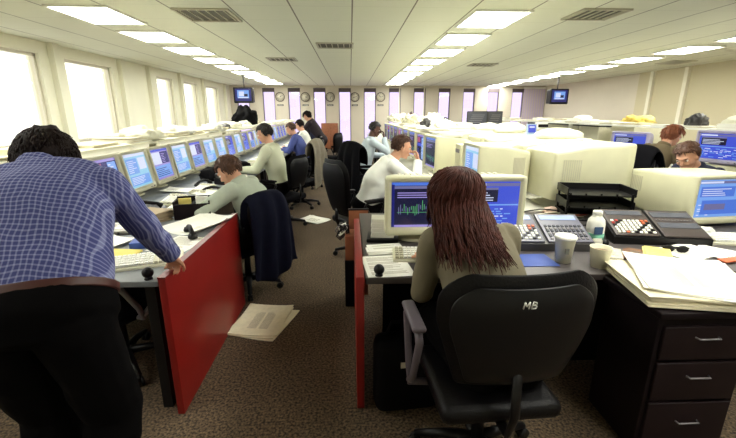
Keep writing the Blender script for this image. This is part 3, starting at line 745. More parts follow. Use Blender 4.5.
for i, (y, rz) in enumerate([(4.05, 92), (4.7, 90), (5.4, 95), (6.2, 90), (7.0, 90), (7.8, 90), (8.6, 90), (9.4, 90), (10.3, 90), (11.2, 90)]):
    crt_copy('B', 'cyan', 'large beige monitor turned away on the middle bench, %s behind the nearest one' % OR(i), (2.36, y, .76), R(rz), 'monitors facing right', w=.56, h=.50, dep=.68, base=.03, boxy=True)
# ---- far right bench ----
CD = [(3.3+1.45*i, 3.3+1.45*(i+1)-.01) for i in range(8)]
for i, (a, b_) in enumerate(CD):
    desk('pale right bench desk, %s from the camera' % OR(i), 3.95, 5.1, a, b_, front=(1, DARKW), group='right bench desks', top=MATS['pale_desk_top'])
    desk('pale desk near the right wall, %s from the camera' % OR(i), 5.12, 6.3, a, b_, front=(-1, DARKW), group='desks near the right wall', top=MATS['pale_desk_top'])
for i in range(4): shelf('white shelf board over the right bench, %s from the camera' % OR(i), 4.86, 5.4, 3.3+2.9*i, 3.3+2.9*(i+1)-.01, 1.33, WHITE, 'right bench shelves')
LILAC = mat('lilac_grey_casing', srgb(176, 170, 200), .45)
for i, (y, rz) in enumerate([(3.9, -72), (4.5, -74), (6.05, -62)]):
    crt_copy('C', ['blue', 'blue', 'blue'][i % 3], 'lilac grey monitor on the right bench, %s from the camera' % OR(i), (4.38, y, .93 if i < 2 else .851), R(rz), 'monitors on the right bench', w=.54, h=.38, dep=.4, m=LILAC, base=.0+.02)
    if i == 2: box_thing('beige box raising the furthest blue screen of the right bench', (4.56, y+.1, .75), R(rz), (.46, .46, .1), BEIGE2, 'monitor_riser', 'riser')
    if i < 2: box_thing('beige computer case under the %s monitor of the right bench' % OR(i), (4.38+.22, y+.0, .75), R(rz), (.46, .4, .18), BEIGE, 'computer_case', 'computer', 'computer cases under the right bench monitors')

# ---- chairs ----
ch_w = make_chair('black office chair of the long haired woman, with white letters on its back', (.56, 1.43, 0), R(3), m=LEATHER, bw=.58, bh=.46, bz=.57, tilt=6, armc=mat('mauve_grey_plastic', srgb(88, 80, 88), .45), ah=.06, sz=.46, by=-.24)
f = MB(); WL = mat('white_lettering', srgb(225, 225, 220), .6)
def st(a, b_): f.tube([(p[0], 0, p[1]) for p in (a, b_)], .0022, WL, 6)
for a, b_ in [((0, 0), (.003, .024)), ((.003, .024), (.010, .008)), ((.010, .008), (.019, .024)), ((.019, .024), (.018, 0)), ((.026, 0), (.030, .024)), ((.030, .024), (.041, .021)), ((.041, .021), (.040, .014)), ((.040, .014), (.028, .012)), ((.028, .012), (.042, .010)), ((.042, .010), (.041, .001)), ((.041, .001), (.026, 0))]: st(a, b_)
o = f.build('white_letters', ch_w); o.location = (-.05, -.362, .945); o.rotation_euler = (R(6), 0, 0)
tag(o, 'white hand painted letters on the chair back')
make_chair('dark office chair under the navy jacket, behind the red panel', (-.93, 3.30, 0), R(52), m=NAVY, bw=.44, bh=.40, bz=.52, arms=False)
draped_jacket('navy jacket draped over the chair behind the red panel', (-.93, 3.30, 0), R(52), NAVY, w=.46, top=.91, bot=.26, by=-.30, seed=2)
make_chair('dark office chair of the man with black hair on the left bench', (-.93, 5.3, 0), R(60), m=BLACKF, bw=.46, bh=.46, bz=.55)
make_chair('office chair carrying a taupe coat, between the seated men at left', (-.82, 6.5, 0), R(75), m=BLACKF)
draped_jacket('taupe coat draped over a chair on the left side of the aisle', (-.82, 6.5, 0), R(70), TAUPE, w=.5, top=1.12, bot=.42, by=-.28, seed=4)
make_chair('black office chair of the blue shirt man on the left bench', (-.9, 8.25, 0), R(58), m=BLACKF)
make_chair('empty black office chair beside the standing woman in black', (-.55, 10.2, 0), R(60), m=BLACKF)
make_chair('black office chair at the far left bench behind the white shirt', (-1.0, 9.3, 0), R(85), m=BLACKF)
make_chair('tall black leather chair of the man in the white shirt', (.10, 4.08, 0), R(-58), m=LEATHER, bw=.5, bh=.6, bz=.5, tilt=10)
make_chair('black office chair under a black coat behind the man in white', (.24, 5.2, 0), R(-60), m=BLACKF, bz=.62)
draped_jacket('black coat draped over the chair behind the man in white', (.24, 5.2, 0), R(-55), BLACKF, w=.56, top=1.17, bot=.45, by=-.28, seed=6)
make_chair('black office chair of the man in the pale blue shirt', (.2, 6.75, 0), R(-80), m=BLACKF, bh=.5, bz=.58)
make_chair('black chair under a dark coat behind the large beige monitors at right', (2.95, 4.15, 0), R(60), m=BLACKF)
draped_jacket('dark coat draped over the chair behind the large beige monitors', (2.95, 4.15, 0), R(100), BLACKF, w=.56, top=1.18, bot=.45, by=-.26, seed=8)
make_chair('black office chair at the lower right edge, only its casters in view', (2.42, 1.66, 0), R(20), m=BLACKF)
make_chair('dark chair under the front left desk behind the checked shirt man', (-1.42, 2.2, 0), R(150), m=BLACKF, bh=.12, bz=.5, arms=True, armc=GREYP)

# ---- floor and aisle things ----
newspaper('newspaper lying on the carpet in the aisle beside the red panel', (-.67, 2.68, 0), R(-14), .36, .44, 8, 3)
newspaper('white newspaper on the carpet beyond the navy jacket', (-.55, 5.6, 0), R(50), .3, .38, 9, 2, m=PAPER)
t = thing('paper_bin', 'brown and black bin standing at the end of the middle bench, in the aisle', 'bin', (-.0, 2.98, 0))
f = MB(); f.box((0, 0, .21), (.11, .22, .4), BLACKM, bev=.01); f.build('bin_body', t)
f = MB(); f.box((0, 0, .51), (.1, .2, .2), WOODR, bev=.004); f.build('wooden_top', t)
for i in range(6):
    rnd = random.Random(90+i); f = MB(); pts = [(-.06-.03*rnd.random()+.04*math.sin(k*1.5+i), 2.93+.02*i+.03*math.cos(k*1.1+i*2), .63+.06*math.sin(k*1.2+i)) for k in range(7)]
    pts[0] = (-.02, 2.95+.01*i, .615)
    f.tube(pts, .006, [BLACKP, BLACKP, GREYP, PAPER, BLACKP, DGREY][i], 6); tag(f.build('cable'), '%s cable hanging over the bin in the aisle' % ['thick black', 'thin black', 'grey', 'white', 'short black', 'dark grey'][i], 'cable')
t = thing('desk_divider', 'reddish wooden divider board behind the note block at the aisle', 'divider', (-.03+.03, 3.12, 0))
f = MB(); f.box((.06, .0, .38), (.16, .03, .76), WOODR); f.build('board', t)
f = MB(); f.box((.06, 0, .765), (.17, .034, .01), DARKW); f.build('cap_strip', t)
t = thing('low_cabinet', 'low reddish cabinet standing against the back wall beneath a clock', 'cabinet', (-.9, 17.72, 0))
f = MB(); f.box((0, 0, .56), (.72, .5, 1.1), WOODR, bev=.01); f.build('carcass', t)
for s in (-1, 1):
    f = MB(); f.box((s*.175, -.26, .56), (.33, .02, 1.02), WOODR, bev=.004); d_ = f.build('door', t)
    f = MB(); f.cyl((s*.04, -.27, .6), (s*.04, -.29, .6), .012, .012, CHROME); f.build('knob', d_)
# black bag under the woman's desk
t = thing('shoulder_bag', 'black bag standing on the carpet left of the woman\'s chair', 'bag', (.28, 1.78, 0), R(5))
f = MB(); f.box((0, 0, .21), (.34, .16, .42), BLACKM, bev=.05); f.build('bag_body', t)
f = MB(); f.tube([(-.12, 0, .4), (-.08, 0, .5), (.08, 0, .5), (.12, 0, .4)], .009, BLACKM); f.build('strap', t)
f = MB(); f.box((-.02, -.083, .3), (.05, .006, .03), PAPERG); f.build('white_tag', t)
# cables below the front left desk
for i in range(5):
    f = MB(); rnd = random.Random(i+5); pts = [(-1.12+.12*math.sin(k*.9+i), 2.25+.05*i+.05*math.cos(k+i), .02+.04*(k % 2)*(i > 2)+.03*i) for k in range(8)]
    f.tube(pts, .007, [mat('pink_cable', srgb(190, 130, 120), .5), GREYP, MATS['pink_cable'], BLACKP, BEIGE2][i], 6); tag(f.build('cable'), '%s cable coiled on the carpet under the front left desk' % ['pink', 'grey', 'second pink', 'black', 'beige'][i], 'cable')

# ---- things on the left desks ----
make_keyboard('pale keyboard under the hand of the checked shirt man', (-1.13, 2.0, .75), R(20), w=.42)
f = MB(); f.box((0, 0, .006), (.2, .28, .012), PAPERY, bev=.002); tag(f.build('notepad', loc=(-1.34, 2.08, .75), rot=(0, 0, R(-8))), 'yellow notepad left of the pale keyboard at the checked shirt man', 'notepad')
f = MB(); f.box((0, 0, .02), (.1, .16, .04), BLUEM, bev=.006); tag(f.build('blue_case', loc=(-1.28, 2.32, .75), rot=(0, 0, R(12))), 'small blue case behind the yellow notepad', 'case')
make_handset('black handset on the papers near the hand of the checked shirt man', (-1.06, 2.5, .7585), R(-60))
sheet('large white sheet hanging over the desk near the top of the red panel', (-1.07, 2.72, .7505), R(-25), .3, .42, seed=12, curl=.05)
sheet('white sheet near the wrist of the checked shirt man', (-1.06, 2.33, .7503), R(-15), .24, .3, seed=13, curl=.0)
t = thing('desk_organiser', 'dark brown desk organiser behind the top of the red panel', 'organiser', (-1.22, 3.0, .75), R(12))
f = MB(); f.box((0, 0, .005), (.26, .18, .01), DARKW)
for c, d in (((-.125, 0, .07), (.01, .18, .14)), ((.125, 0, .07), (.01, .18, .14)), ((0, -.085, .06), (.26, .01, .12)), ((0, .085, .075), (.26, .01, .15)), ((0, 0, .06), (.01, .17, .12))): f.box(c, d, DARKW)
f.build('box', t)
f = MB(); f.box((-.06, 0, .08), (.09, .012, .14), PAPERY); f.box((.06, .02, .08), (.09, .012, .15), PAPER); f.build('cards', t)
paper_stack('open brown folder left of the dark organiser on the left desk', (-1.52, 2.92, .75), R(-20), .26, .2, .07, 15, mat('tan_folder', srgb(170, 150, 120), .7), name='folder', cat='folder', text=False)
make_keyboard('long beige keyboard in front of the third left monitor', (-1.62, 3.55, .75), R(100), BEIGE, .44)
make_keyboard('beige keyboard beside the seated man in grey at left', (-1.55, 4.1, .75), R(95), BEIGE, .44)
make_phone('black desk telephone in front of the seated man in grey', (-1.42, 3.88+.6, .75), R(60))
sheet('curved white sheet beside the dark organiser on the left desk', (-1.38, 3.3, .7505), R(30), .24, .34, seed=16, curl=.08)
sheet('white sheet in front of the seated man in grey', (-1.40, 3.62+.2, .7505), R(75), .22, .3, seed=17, curl=.04)
make_phone('black desk telephone left of the dark organiser', (-1.62, 3.15, .75), R(110))
paper_stack('pile of white papers near the grey shirt man, by his elbow', (-1.42, 3.56, .75), R(12), .2, .26, .02, 18)
crumpled('small black bag lying on the left desk between two men', (-1.62, 4.75, .75), (.2, .13, .12), BLACKM, 'small_bag', 'bag', 7)
crumpled('dark cloth bag lying on the desk before the black haired man', (-1.55, 5.35, .75), (.2, .15, .12), BLACKM, 'cloth_bag', 'bag', 9)
make_keyboard('beige keyboard below the screens, nearest the grey shirt man', (-1.44, 3.28, .75), R(95), BEIGE, .42)
tray('low dark tray of papers left of the dark organiser', (-1.62, 2.62, .75), R(10), .3, .22, 1, DGREY)
paper_stack('papers in the low dark tray on the left desk', (-1.62, 2.62, .759), R(12), .26, .18, .03, 55)
make_handset('black handset on the left desk beside the long beige keyboards', (-1.42, 3.98, .75), R(25))
make_handset('black handset on papers before the small black bag', (-1.66, 4.42, .75), R(60))
for i, (x, y, rz, lab) in enumerate([(-1.35, 3.06+.24, 70, 'white sheet tucked beside the keyboard of the grey shirt man'), (-1.86, 3.0, 20, 'white sheet below the second left screen'), (-1.80, 4.05, 80, 'white sheet between the long keyboards and the screens'), (-1.5, 2.3, -20, 'printed sheet beyond the yellow notepad'), (-1.36, 4.62, 50, 'white sheet on the left desk before the black haired man')]):
    sheet(lab, (x, y, .7512+.0004*i), R(rz), seed=200+i, curl=.02)
rnd = random.Random(77)
for i, y in enumerate([4.98, 5.75, 6.3, 6.9, 7.5, 8.1, 8.8, 9.5, 10.2, 11.0]):
    paper_stack('papers on the left bench in front of its screens, pile %s from the camera' % OR(i), (-1.52+rnd.uniform(-.05, .05), y, .75), R(rnd.uniform(40, 120)), .22, .28, rnd.uniform(.01, .05), 100+i, group='paper piles in front of the left screens')
    if i % 2 == 0: make_keyboard('beige keyboard on the left bench, %s beyond the black haired man' % OR(i//2), (-1.6, y+.34, .75), R(90), BEIGE, .4, 'keyboards on the left bench')

# ---- clutter on the shelves ----
def clutter(x0, x1, ya, yb, z, n, seed, where, group, hmax=.09, big=1.0):
    rnd = random.Random(seed); step = (yb-ya)/n
    for i in range(n):
        y = ya+step*(i+.5)+rnd.uniform(-.1, .1)*step; w = min(.3*big, (x1-x0)*.9)*rnd.uniform(.75, 1); d = step*rnd.uniform(.7, .95)
        m = rnd.choice([None, None, PAPER, NEWS]); x = (x0+x1)/2+rnd.uniform(-.3, .3)*(x1-x0-w)
        paper_stack('%s paper pile %s, counted from the camera' % (OR(i), where), (x, y, z), R(rnd.uniform(-5, 5)), w, min(d, .42), rnd.uniform(.02, hmax), seed*50+i, m, group=group, text=False, jit=.1)
clutter(-2.74, -2.1, 2.25, 16.2, 1.239, 25, 3, 'on the left shelf', 'paper piles on the left shelf', .07, 1.5)
crumpled('black jacket heaped on the left shelf below the hanging television', (-2.5, 9.75, 1.245), (.28, .3, .33), BLACKM, 'heaped_jacket', 'jacket', 11)
crumpled('dark camera bag on the left shelf, nearer than the heaped jacket', (-2.45, 7.95, 1.245), (.13, .2, .07), DGREY, 'camera_bag', 'bag', 13)
crumpled('small dark cap resting on the left shelf papers', (-2.5, 6.25, 1.26), (.11, .13, .05), DGREY, 'cap', 'cap', 15, amp=.1)
# white rounded bags on the middle bench monitors
# ------------------------------------------------------------------ middle bench shelves and clutter
for i in range(3): shelf('pale shelf board over the middle bench monitors, %s from the camera' % OR(i), 1.42, 2.0, 6.2+3.2*i, 6.2+3.2*(i+1)-.01, 1.27, IVORY, 'middle bench shelves')
clutter(1.42, 2.0, 6.25, 15.7, 1.271, 14, 5, 'on the middle shelf', 'paper piles on the middle shelf', .08, 1.9)
rnd = random.Random(12)
for i, (x, y, w_, d_, h_) in enumerate([(1.32, 3.62, .3, .36, .012), (1.25, 5.05, .3, .4, .05), (1.25, 5.8, .34, .42, .07), (1.25, 6.6, .3, .4, .05), (1.25, 7.4, .3, .4, .06), (1.25, 8.2, .3, .4, .05), (1.25, 9.0, .3, .4, .07), (2.15, 4.72, .3, .38, .001), (2.15, 7.0, .4, .45, .06), (2.15, 7.8, .4, .4, .08), (2.15, 8.6, .4, .4, .05), (2.15, 9.4, .4, .4, .08)]):
    if h_ < .005: continue
    paper_stack('papers lying on top of a middle bench monitor, pile %s' % OR(i), (x, y, 1.245 if x < 2 else 1.27), R(rnd.uniform(-12, 12)), w_, d_, h_, 700+i, PAPER if i % 2 else None, group='papers on the middle bench monitors', text=False)
for i, (x, y, w_, d_, h_, m_) in enumerate([(1.5, 4.25, .34, .42, .44, BEIGE), (1.25, 4.4, .3, .3, .40, BEIGE2)]):
    pass
t = thing('computer_case', 'upright beige computer case between the nearest monitors of the middle bench', 'computer', (1.40, 4.32, .75))
f = MB(); f.box((0, 0, .225), (.42, .2, .45), BEIGE, bev=.008); f.build('case', t); f = MB(); f.box((-.212, 0, .38), (.006, .15, .04), GREYP); f.build('drive_door', t)
clutter(4.86, 5.4, 3.4, 14.8, 1.331, 18, 8, 'on the right shelf', 'paper piles on the right shelf', .07, 1.7)
WBAG = mat('white_plastic_bag', srgb(238, 236, 214), .45)
crumpled('rounded white plastic bag heaped on the middle shelf, nearest one', (2.2, 4.1, 1.275), (.24, .2, .08), WBAG, 'plastic_bag', 'bag', 21, amp=.08)
crumpled('rounded white plastic bag behind the nearest one on the middle bench', (2.2, 5.4, 1.275), (.22, .24, .10), WBAG, 'plastic_bag', 'bag', 22, amp=.1)
crumpled('flat white plastic bag further along the middle bench', (2.2, 6.25, 1.275), (.22, .26, .08), WBAG, 'plastic_bag', 'bag', 23, amp=.1)
t = thing('handheld_terminal', 'small pale terminal with blue display standing on the middle shelf edge', 'terminal', (2.2, 4.75, 1.277), R(-10))
f = MB(); f.prism([(-.03, 0), (.04, 0), (.03, .13), (0, .13)], -.055, .055, mat('pale_blue_plastic', srgb(150, 170, 200), .4), axis='x'); f.build('case', t)
f = MB(); f.T = Matrix.Translation((0, -.0145, .072)) @ Matrix.Rotation(R(-13), 4, 'X'); f.box((0, -.003, 0), (.085, .005, .09), SCR['blue']); f.box((0, -.007, .02), (.06, .002, .02), SCR['white']); f.build('display', t)
# flat screens turned away in the middle distance
def flat_screen(lab, loc, rz):
    t = thing('flat_screen', lab, 'monitor', loc, rz, 'dark flat screens on the middle bench')
    f = MB(); f.prism(rrect(.5, .34, .02, 0, .25), -.03, .03, DGREY); f.box((0, .035, .25), (.3, .02, .2), GREYP); f.build('casing', t)
    f = MB(); f.box((0, -.032, .25), (.45, .004, .29), LCD)
    for i in range(5): f.box((-.05+.02*i, -.035, .15+.045*i), (.3, .002, .012), GREYP)
    f.build('screen', t)
    f = MB(); f.cyl((0, 0, .01), (0, 0, .1), .03, .025, BLACKP); f.lathe([(.001, 0), (.12, 0), (.1, .02), (.001, .02)], BLACKP, 20); f.build('stand', t)
def shelf_slot(x, y, z, w, d, lab):
    return tag(box_thing(lab, (x, y, z), 0, (w, d, .1), BEIGE2, 'storage_box', 'box'), lab, 'box')
t = thing('tall_cabinet', 'pale filing cabinet row end standing right of the middle bench far away', 'cabinet', (3.3, 9.9, 0))
f = MB(); f.box((0, 0, .58), (1.0, .45, 1.16), BEIGE2, bev=.01); f.build('carcass', t)
for s in (-1, 1):
    for z in (.3, .85):
        f = MB(); f.box((s*.245, -.23, z), (.47, .015, .5), BEIGE, bev=.004); d_ = f.build('drawer', t)
        f = MB(); f.box((s*.245, -.243, z+.15), (.12, .012, .02), GREYP); f.build('handle', d_)
flat_screen('dark flat screen on the pale cabinet at left', (3.15, 9.85, 1.16), R(-12)); flat_screen('dark flat screen on the pale cabinet at right', (3.62, 9.95, 1.16), R(25))
# far right clutter
def stand_box(lab, x, y, w, d, h, m, z=0, name='filing_cabinet'):
    t = thing(name, lab, 'cabinet', (x, y, z)); f = MB(); f.box((0, 0, h/2), (w, d, h), m, bev=.01); f.build('carcass', t)
    n = 3
    for i in range(n):
        f = MB(); f.box((0, -d/2-.006, h*(i+.5)/n), (w-.04, .012, h/n-.03), m, bev=.003); q = f.build('drawer', t)
        f = MB(); f.box((0, -d/2-.018, h*(i+.5)/n+.05), (.12, .014, .02), GREYP); f.build('handle', q)
    return t
stand_box('beige filing cabinet carrying the white copier, near the back wall', 6.7, 13.6, 1.0, .6, 1.0, BEIGE2)
t = thing('copier', 'white and black office machine on a cabinet below the right television', 'copier', (6.7, 13.6, 1.0))
f = MB(); f.box((0, 0, .16), (.75, .5, .32), WHITE, bev=.03); f.box((-.1, -.26, .12), (.4, .03, .1), BLACKP); f.build('body', t)
f = MB(); f.box((0, .05, .35), (.6, .4, .06), IVORY, bev=.02); f.build('lid', t)
f = MB(); f.box((-.43, 0, .18), (.14, .3, .25), BLACKP, bev=.01); f.build('side_tray', t)
stand_box('beige filing cabinet carrying the brown carton, under the right wall', 7.7, 13.0, .8, .6, 1.0, BEIGE2)
box_thing('brown cardboard carton on a filing cabinet near the right wall', (7.7, 13.0, 1.0), R(10), (.55, .4, .3), BROWN, 'cardboard_box', 'box')
for i, (x, y, w, h, m, lab) in enumerate([(5.75, 8.9, .5, .1, NEWS, 'long pile of papers on the wall side desks, nearer'), (5.75, 9.7, .5, .12, PAPER, 'tall pile of white papers on the wall side desks'), (5.8, 10.5, .5, .12, NEWS, 'far pile of papers on the wall side desks')]):
    box_thing('beige case under the %s' % lab, (x, y, .75), 0, (.6, .75, .49), BEIGE2, 'equipment_case', 'case'); box_thing('thin black tray under the %s' % lab, (x, y, 1.24), 0, (.62, .77, .03), BLACKP, 'paper_tray', 'tray')
    paper_stack(lab, (x, y, 1.27), 0, w, .6, h, 300+i, m, text=False)
crumpled('peaked white paper heap on the tall pile of the wall side desks', (5.75, 9.7, 1.39), (.2, .2, .07), PAPER, 'paper_heap', 'paper', 33, amp=.15)
box_thing('beige case under the yellow papers on the wall side desks', (5.95, 8.05, .75), 0, (.6, .7, .55), BEIGE2, 'equipment_case', 'case')
for i, (dx, dy, m, c) in enumerate([(0, 0, PAPERY, 'lower'), (.05, .02, mat('mustard_paper', srgb(220, 190, 90), .8), 'upper')]):
    crumpled('%s of two heaps of yellow papers near the cream wall panel' % ('left' if i else 'right'), (6.05-.2*i, 8.0+dy, 1.301), (.2, .22, .13), m, 'paper_heap', 'paper heap', 330+i, amp=.35)
crumpled('small dark grey bag on the right shelf behind the auburn haired woman', (5.12, 5.7, 1.335), (.14, .13, .14), DGREY, 'small_bag', 'bag', 35)
crumpled('crumpled white bag on the right shelf beside the small dark grey bag', (5.12, 5.1, 1.335), (.14, .16, .12), WBAG, 'plastic_bag', 'bag', 36, amp=.12)
crumpled('black cap on the right shelf near the right edge', (5.15, 4.35, 1.335), (.1, .1, .09), BLACKM, 'cap', 'cap', 37, amp=.1)

rnd = random.Random(31)
for i in range(9):
    y = 6.9+1.0*i; m_ = rnd.choice([PAPER, WBAG, WBAG, BEIGE2])
    crumpled('heap of white papers and bags on the middle shelf, heap %s from the camera' % OR(i), (1.6+rnd.uniform(-.08, .12), y, 1.28), (rnd.uniform(.14, .24), rnd.uniform(.12, .22), rnd.uniform(.10, .18)), m_, 'paper_heap', 'heap', 60+i, 'white heaps on the middle shelf', amp=.45)
for i, (x, y, z, r_, lab) in enumerate([(1.45, 7.6, 1.275, (.1, .1, .12), 'small dark bag among the white heaps of the middle shelf, nearer'), (1.7, 11.3, 1.275, (.14, .14, .2), 'dark brown bag among the far white heaps of the middle shelf'), (2.15, 9.0, 1.275, (.13, .14, .12), 'black bag on the far monitors facing right')]):
    crumpled(lab, (x, y, z), r_, [DGREY, mat('dark_brown_cloth', srgb(66, 44, 44), .8), BLACKM][i], 'small_bag', 'bag', 80+i)
for i in range(7):
    y = 3.2+rnd.uniform(0, .2)+1.2*i; m_ = rnd.choice([PAPER, WBAG, PAPERG])
    crumpled('heap of white papers on the left shelf, heap %s from the camera' % OR(i), (-2.45+rnd.uniform(-.06, .12), y, 1.25), (rnd.uniform(.14, .22), rnd.uniform(.14, .25), rnd.uniform(.07, .11)), m_, 'paper_heap', 'heap', 90+i, 'white heaps on the left shelf', amp=.4)
# ------------------------------------------------------------------ people
def ik(a, b_, l1, l2, pole):
    a = Vector(a); b_ = Vector(b_); d = b_-a; L = d.length
    if L > (l1+l2)*.999: b_ = a+d.normalized()*(l1+l2)*.999; d = b_-a; L = d.length
    x = (l1*l1-l2*l2+L*L)/(2*L); h = math.sqrt(max(0, l1*l1-x*x)); u = d.normalized()
    p = Vector(pole); p = (p-u*p.dot(u)).normalized()
    return a+u*x+p*h, b_
def bake(f, name, parent, voxel, m, smooth=3, wr=0, seed=0, fr=9, cut=None):
    me = f.mesh(name+'_src'); o = bpy.data.objects.new(name, me); COL.objects.link(o)
    r = o.modifiers.new('r', 'REMESH'); r.mode = 'VOXEL'; r.voxel_size = voxel; r.use_smooth_shade = True
    if smooth: s = o.modifiers.new('s', 'SMOOTH'); s.factor = .5; s.iterations = smooth
    dg = bpy.context.evaluated_depsgraph_get(); dg.update()
    nm = bpy.data.meshes.new_from_object(o.evaluated_get(dg)); bpy.data.objects.remove(o); bpy.data.meshes.remove(me)
    nm.materials.clear(); nm.materials.append(m); nm.name = name
    if wr or cut:
        bm = bmesh.new(); bm.from_mesh(nm)
        if wr:
            bm.normal_update()
            for v in bm.verts:
                p = v.co; n = noise.noise(Vector((p.x*fr, p.y*fr, p.z*fr*1.6))+Vector((seed*7.7, 0, 0)))
                n2 = 1-abs(noise.noise(Vector((p.x*fr*.7+p.z*4, p.y*fr*.7, p.z*fr*.5+p.x*4))+Vector((0, seed*3.3, 0))))*2
                v.co = p+v.normal*wr*(n*.8+n2*.6)
        if cut:
            dl = [q for q in bm.faces if cut(q.calc_center_median())]; bmesh.ops.delete(bm, geom=dl, context='FACES')
        bm.to_mesh(nm); bm.free()
    nm.polygons.foreach_set('material_index', [0]*len(nm.polygons)); nm.polygons.foreach_set('use_smooth', [True]*len(nm.polygons)); nm.update()
    q = bpy.data.objects.new(name, nm); COL.objects.link(q); q.parent = parent; return q
def limb(f, pts, rs, m, capend=True, capstart=True):
    # rounded, smoothly tapering limb
    P = [Vector(p) for p in pts]; Q = []; RR = []
    for i in range(len(P)-1):
        for k in range(6):
            t = k/6; Q.append(P[i].lerp(P[i+1], t)); RR.append(rs[i]*(1-t)+rs[i+1]*t)
    Q.append(P[-1]); RR.append(rs[-1]); f.tube(Q, RR, m, 14)
    for i, p in enumerate(P):
        if (i == len(P)-1 and not capend) or (i == 0 and not capstart): continue
        f.ball(p, rs[i], m, 14)
def hand(f, w, fwd, nrm, m, side=1, curl=.5, s=1.0, thumb=None):
    w = Vector(w); fwd = Vector(fwd).normalized(); nrm = Vector(nrm); nrm = (nrm-fwd*nrm.dot(fwd)).normalized(); lat = fwd.cross(nrm)*side
    T = Matrix((( lat.x, fwd.x, nrm.x, w.x), (lat.y, fwd.y, nrm.y, w.y), (lat.z, fwd.z, nrm.z, w.z), (0, 0, 0, 1)))
    f.ball((0, .045*s, 0), (.038*s, .05*s, .016*s), m, 14, M=T); f.ball((0, .075*s, 0), (.037*s, .02*s, .013*s), m, 12, M=T)
    for i, (x, l) in enumerate(((-.028, .065), (-.0095, .076), (.0095, .072), (.028, .056))):
        p = Vector((x*s, .08*s, 0)); a = R(8); r = .0085*s; x2 = x*1.1*s
        for seg, ll in enumerate((.45, .32, .23)):
            a += curl*R(38) if seg else curl*R(22)
            q = p+Vector(((x2-x*s)*.5, math.cos(a)*l*ll*1.05*s, -math.sin(a)*l*ll*1.05*s))
            f.cyl(tuple(T @ p), tuple(T @ q), r, r*.92, m, 10); f.ball(tuple(T @ q), r*.92, m, 10); p = q; r *= .92
    p = Vector((-.028*s, .02*s, -.004*s)); r = .011*s
    for q in (Vector((-.05*s, .045*s, -.012*s)), Vector((-.058*s, .072*s, -.022*s)), Vector((-.054*s, .095*s, -.03*s))):
        f.cyl(tuple(T @ p), tuple(T @ q), r, r*.9, m, 10); f.ball(tuple(T @ q), r*.9, m, 10); p = q; r *= .9
def frame(c, fwd, up=(0, 0, 1)):
    fwd = Vector(fwd).normalized(); up = Vector(up); up = (up-fwd*up.dot(fwd)).normalized(); s = fwd.cross(up)
    return Matrix(((s.x, fwd.x, up.x, c[0]), (s.y, fwd.y, up.y, c[1]), (s.z, fwd.z, up.z, c[2]), (0, 0, 0, 1)))
def head_geo(f, T, m, s=1.0):
    # x right, y forward, z up; centre of skull
    B = lambda c, r, n=18: f.ball(tuple(k*s for k in c), tuple(k*s for k in r), m, n, M=T)
    B((0, -.012, .025), (.074, .093, .088)); B((0, .012, -.03), (.062, .075, .075)); B((0, .035, -.075), (.046, .045, .04)); B((0, .062, -.098), (.022, .02, .018))
    B((0, .078, .018), (.05, .018, .016)); B((-.034, .062, -.03), (.022, .02, .022)); B((.034, .062, -.03), (.022, .02, .022))
    f.cyl(tuple(T @ Vector((0, .086*s, .008*s))), tuple(T @ Vector((0, .106*s, -.032*s))), .007*s, .013*s, m, 10); B((0, .102, -.034), (.014, .013, .01), 12)
    B((0, .084, -.066), (.024, .01, .011), 12)
    for q in (-1, 1): f.ball((q*.076*s, -.01*s, -.015*s), (.009*s, .02*s, .03*s), m, 12, M=T)
def spine_rings(f, joints, side, m, grow=0.0, wide=1.0):
    # joints: list of (centre, half width, half depth)
    P = [Vector(j[0]) for j in joints]; rings = []; side = Vector(side).normalized(); n = 24
    K = 5; C = []; W = []; D = []
    for i in range(len(P)-1):
        for k in range(K):
            t = k/K; p0 = P[max(i-1, 0)]; p1 = P[i]; p2 = P[i+1]; p3 = P[min(i+2, len(P)-1)]
            C.append(.5*((2*p1)+(-p0+p2)*t+(2*p0-5*p1+4*p2-p3)*t*t+(-p0+3*p1-3*p2+p3)*t**3))
            u = t*t*(3-2*t); W.append(joints[i][1]*(1-u)+joints[i+1][1]*u); D.append(joints[i][2]*(1-u)+joints[i+1][2]*u)
    C.append(P[-1]); W.append(joints[-1][1]); D.append(joints[-1][2])
    for i, c in enumerate(C):
        d = (C[min(i+1, len(C)-1)]-C[max(i-1, 0)]).normalized(); a = (side-d*side.dot(d)).normalized(); b_ = d.cross(a)
        rings.append([c+a*math.copysign(abs(math.cos(2*PI*k/n))**.8, math.cos(2*PI*k/n))*(W[i]*wide+grow)+b_*math.copysign(abs(math.sin(2*PI*k/n))**.9, math.sin(2*PI*k/n))*(D[i]+grow) for k in range(n)])
    f.loft(rings, m)
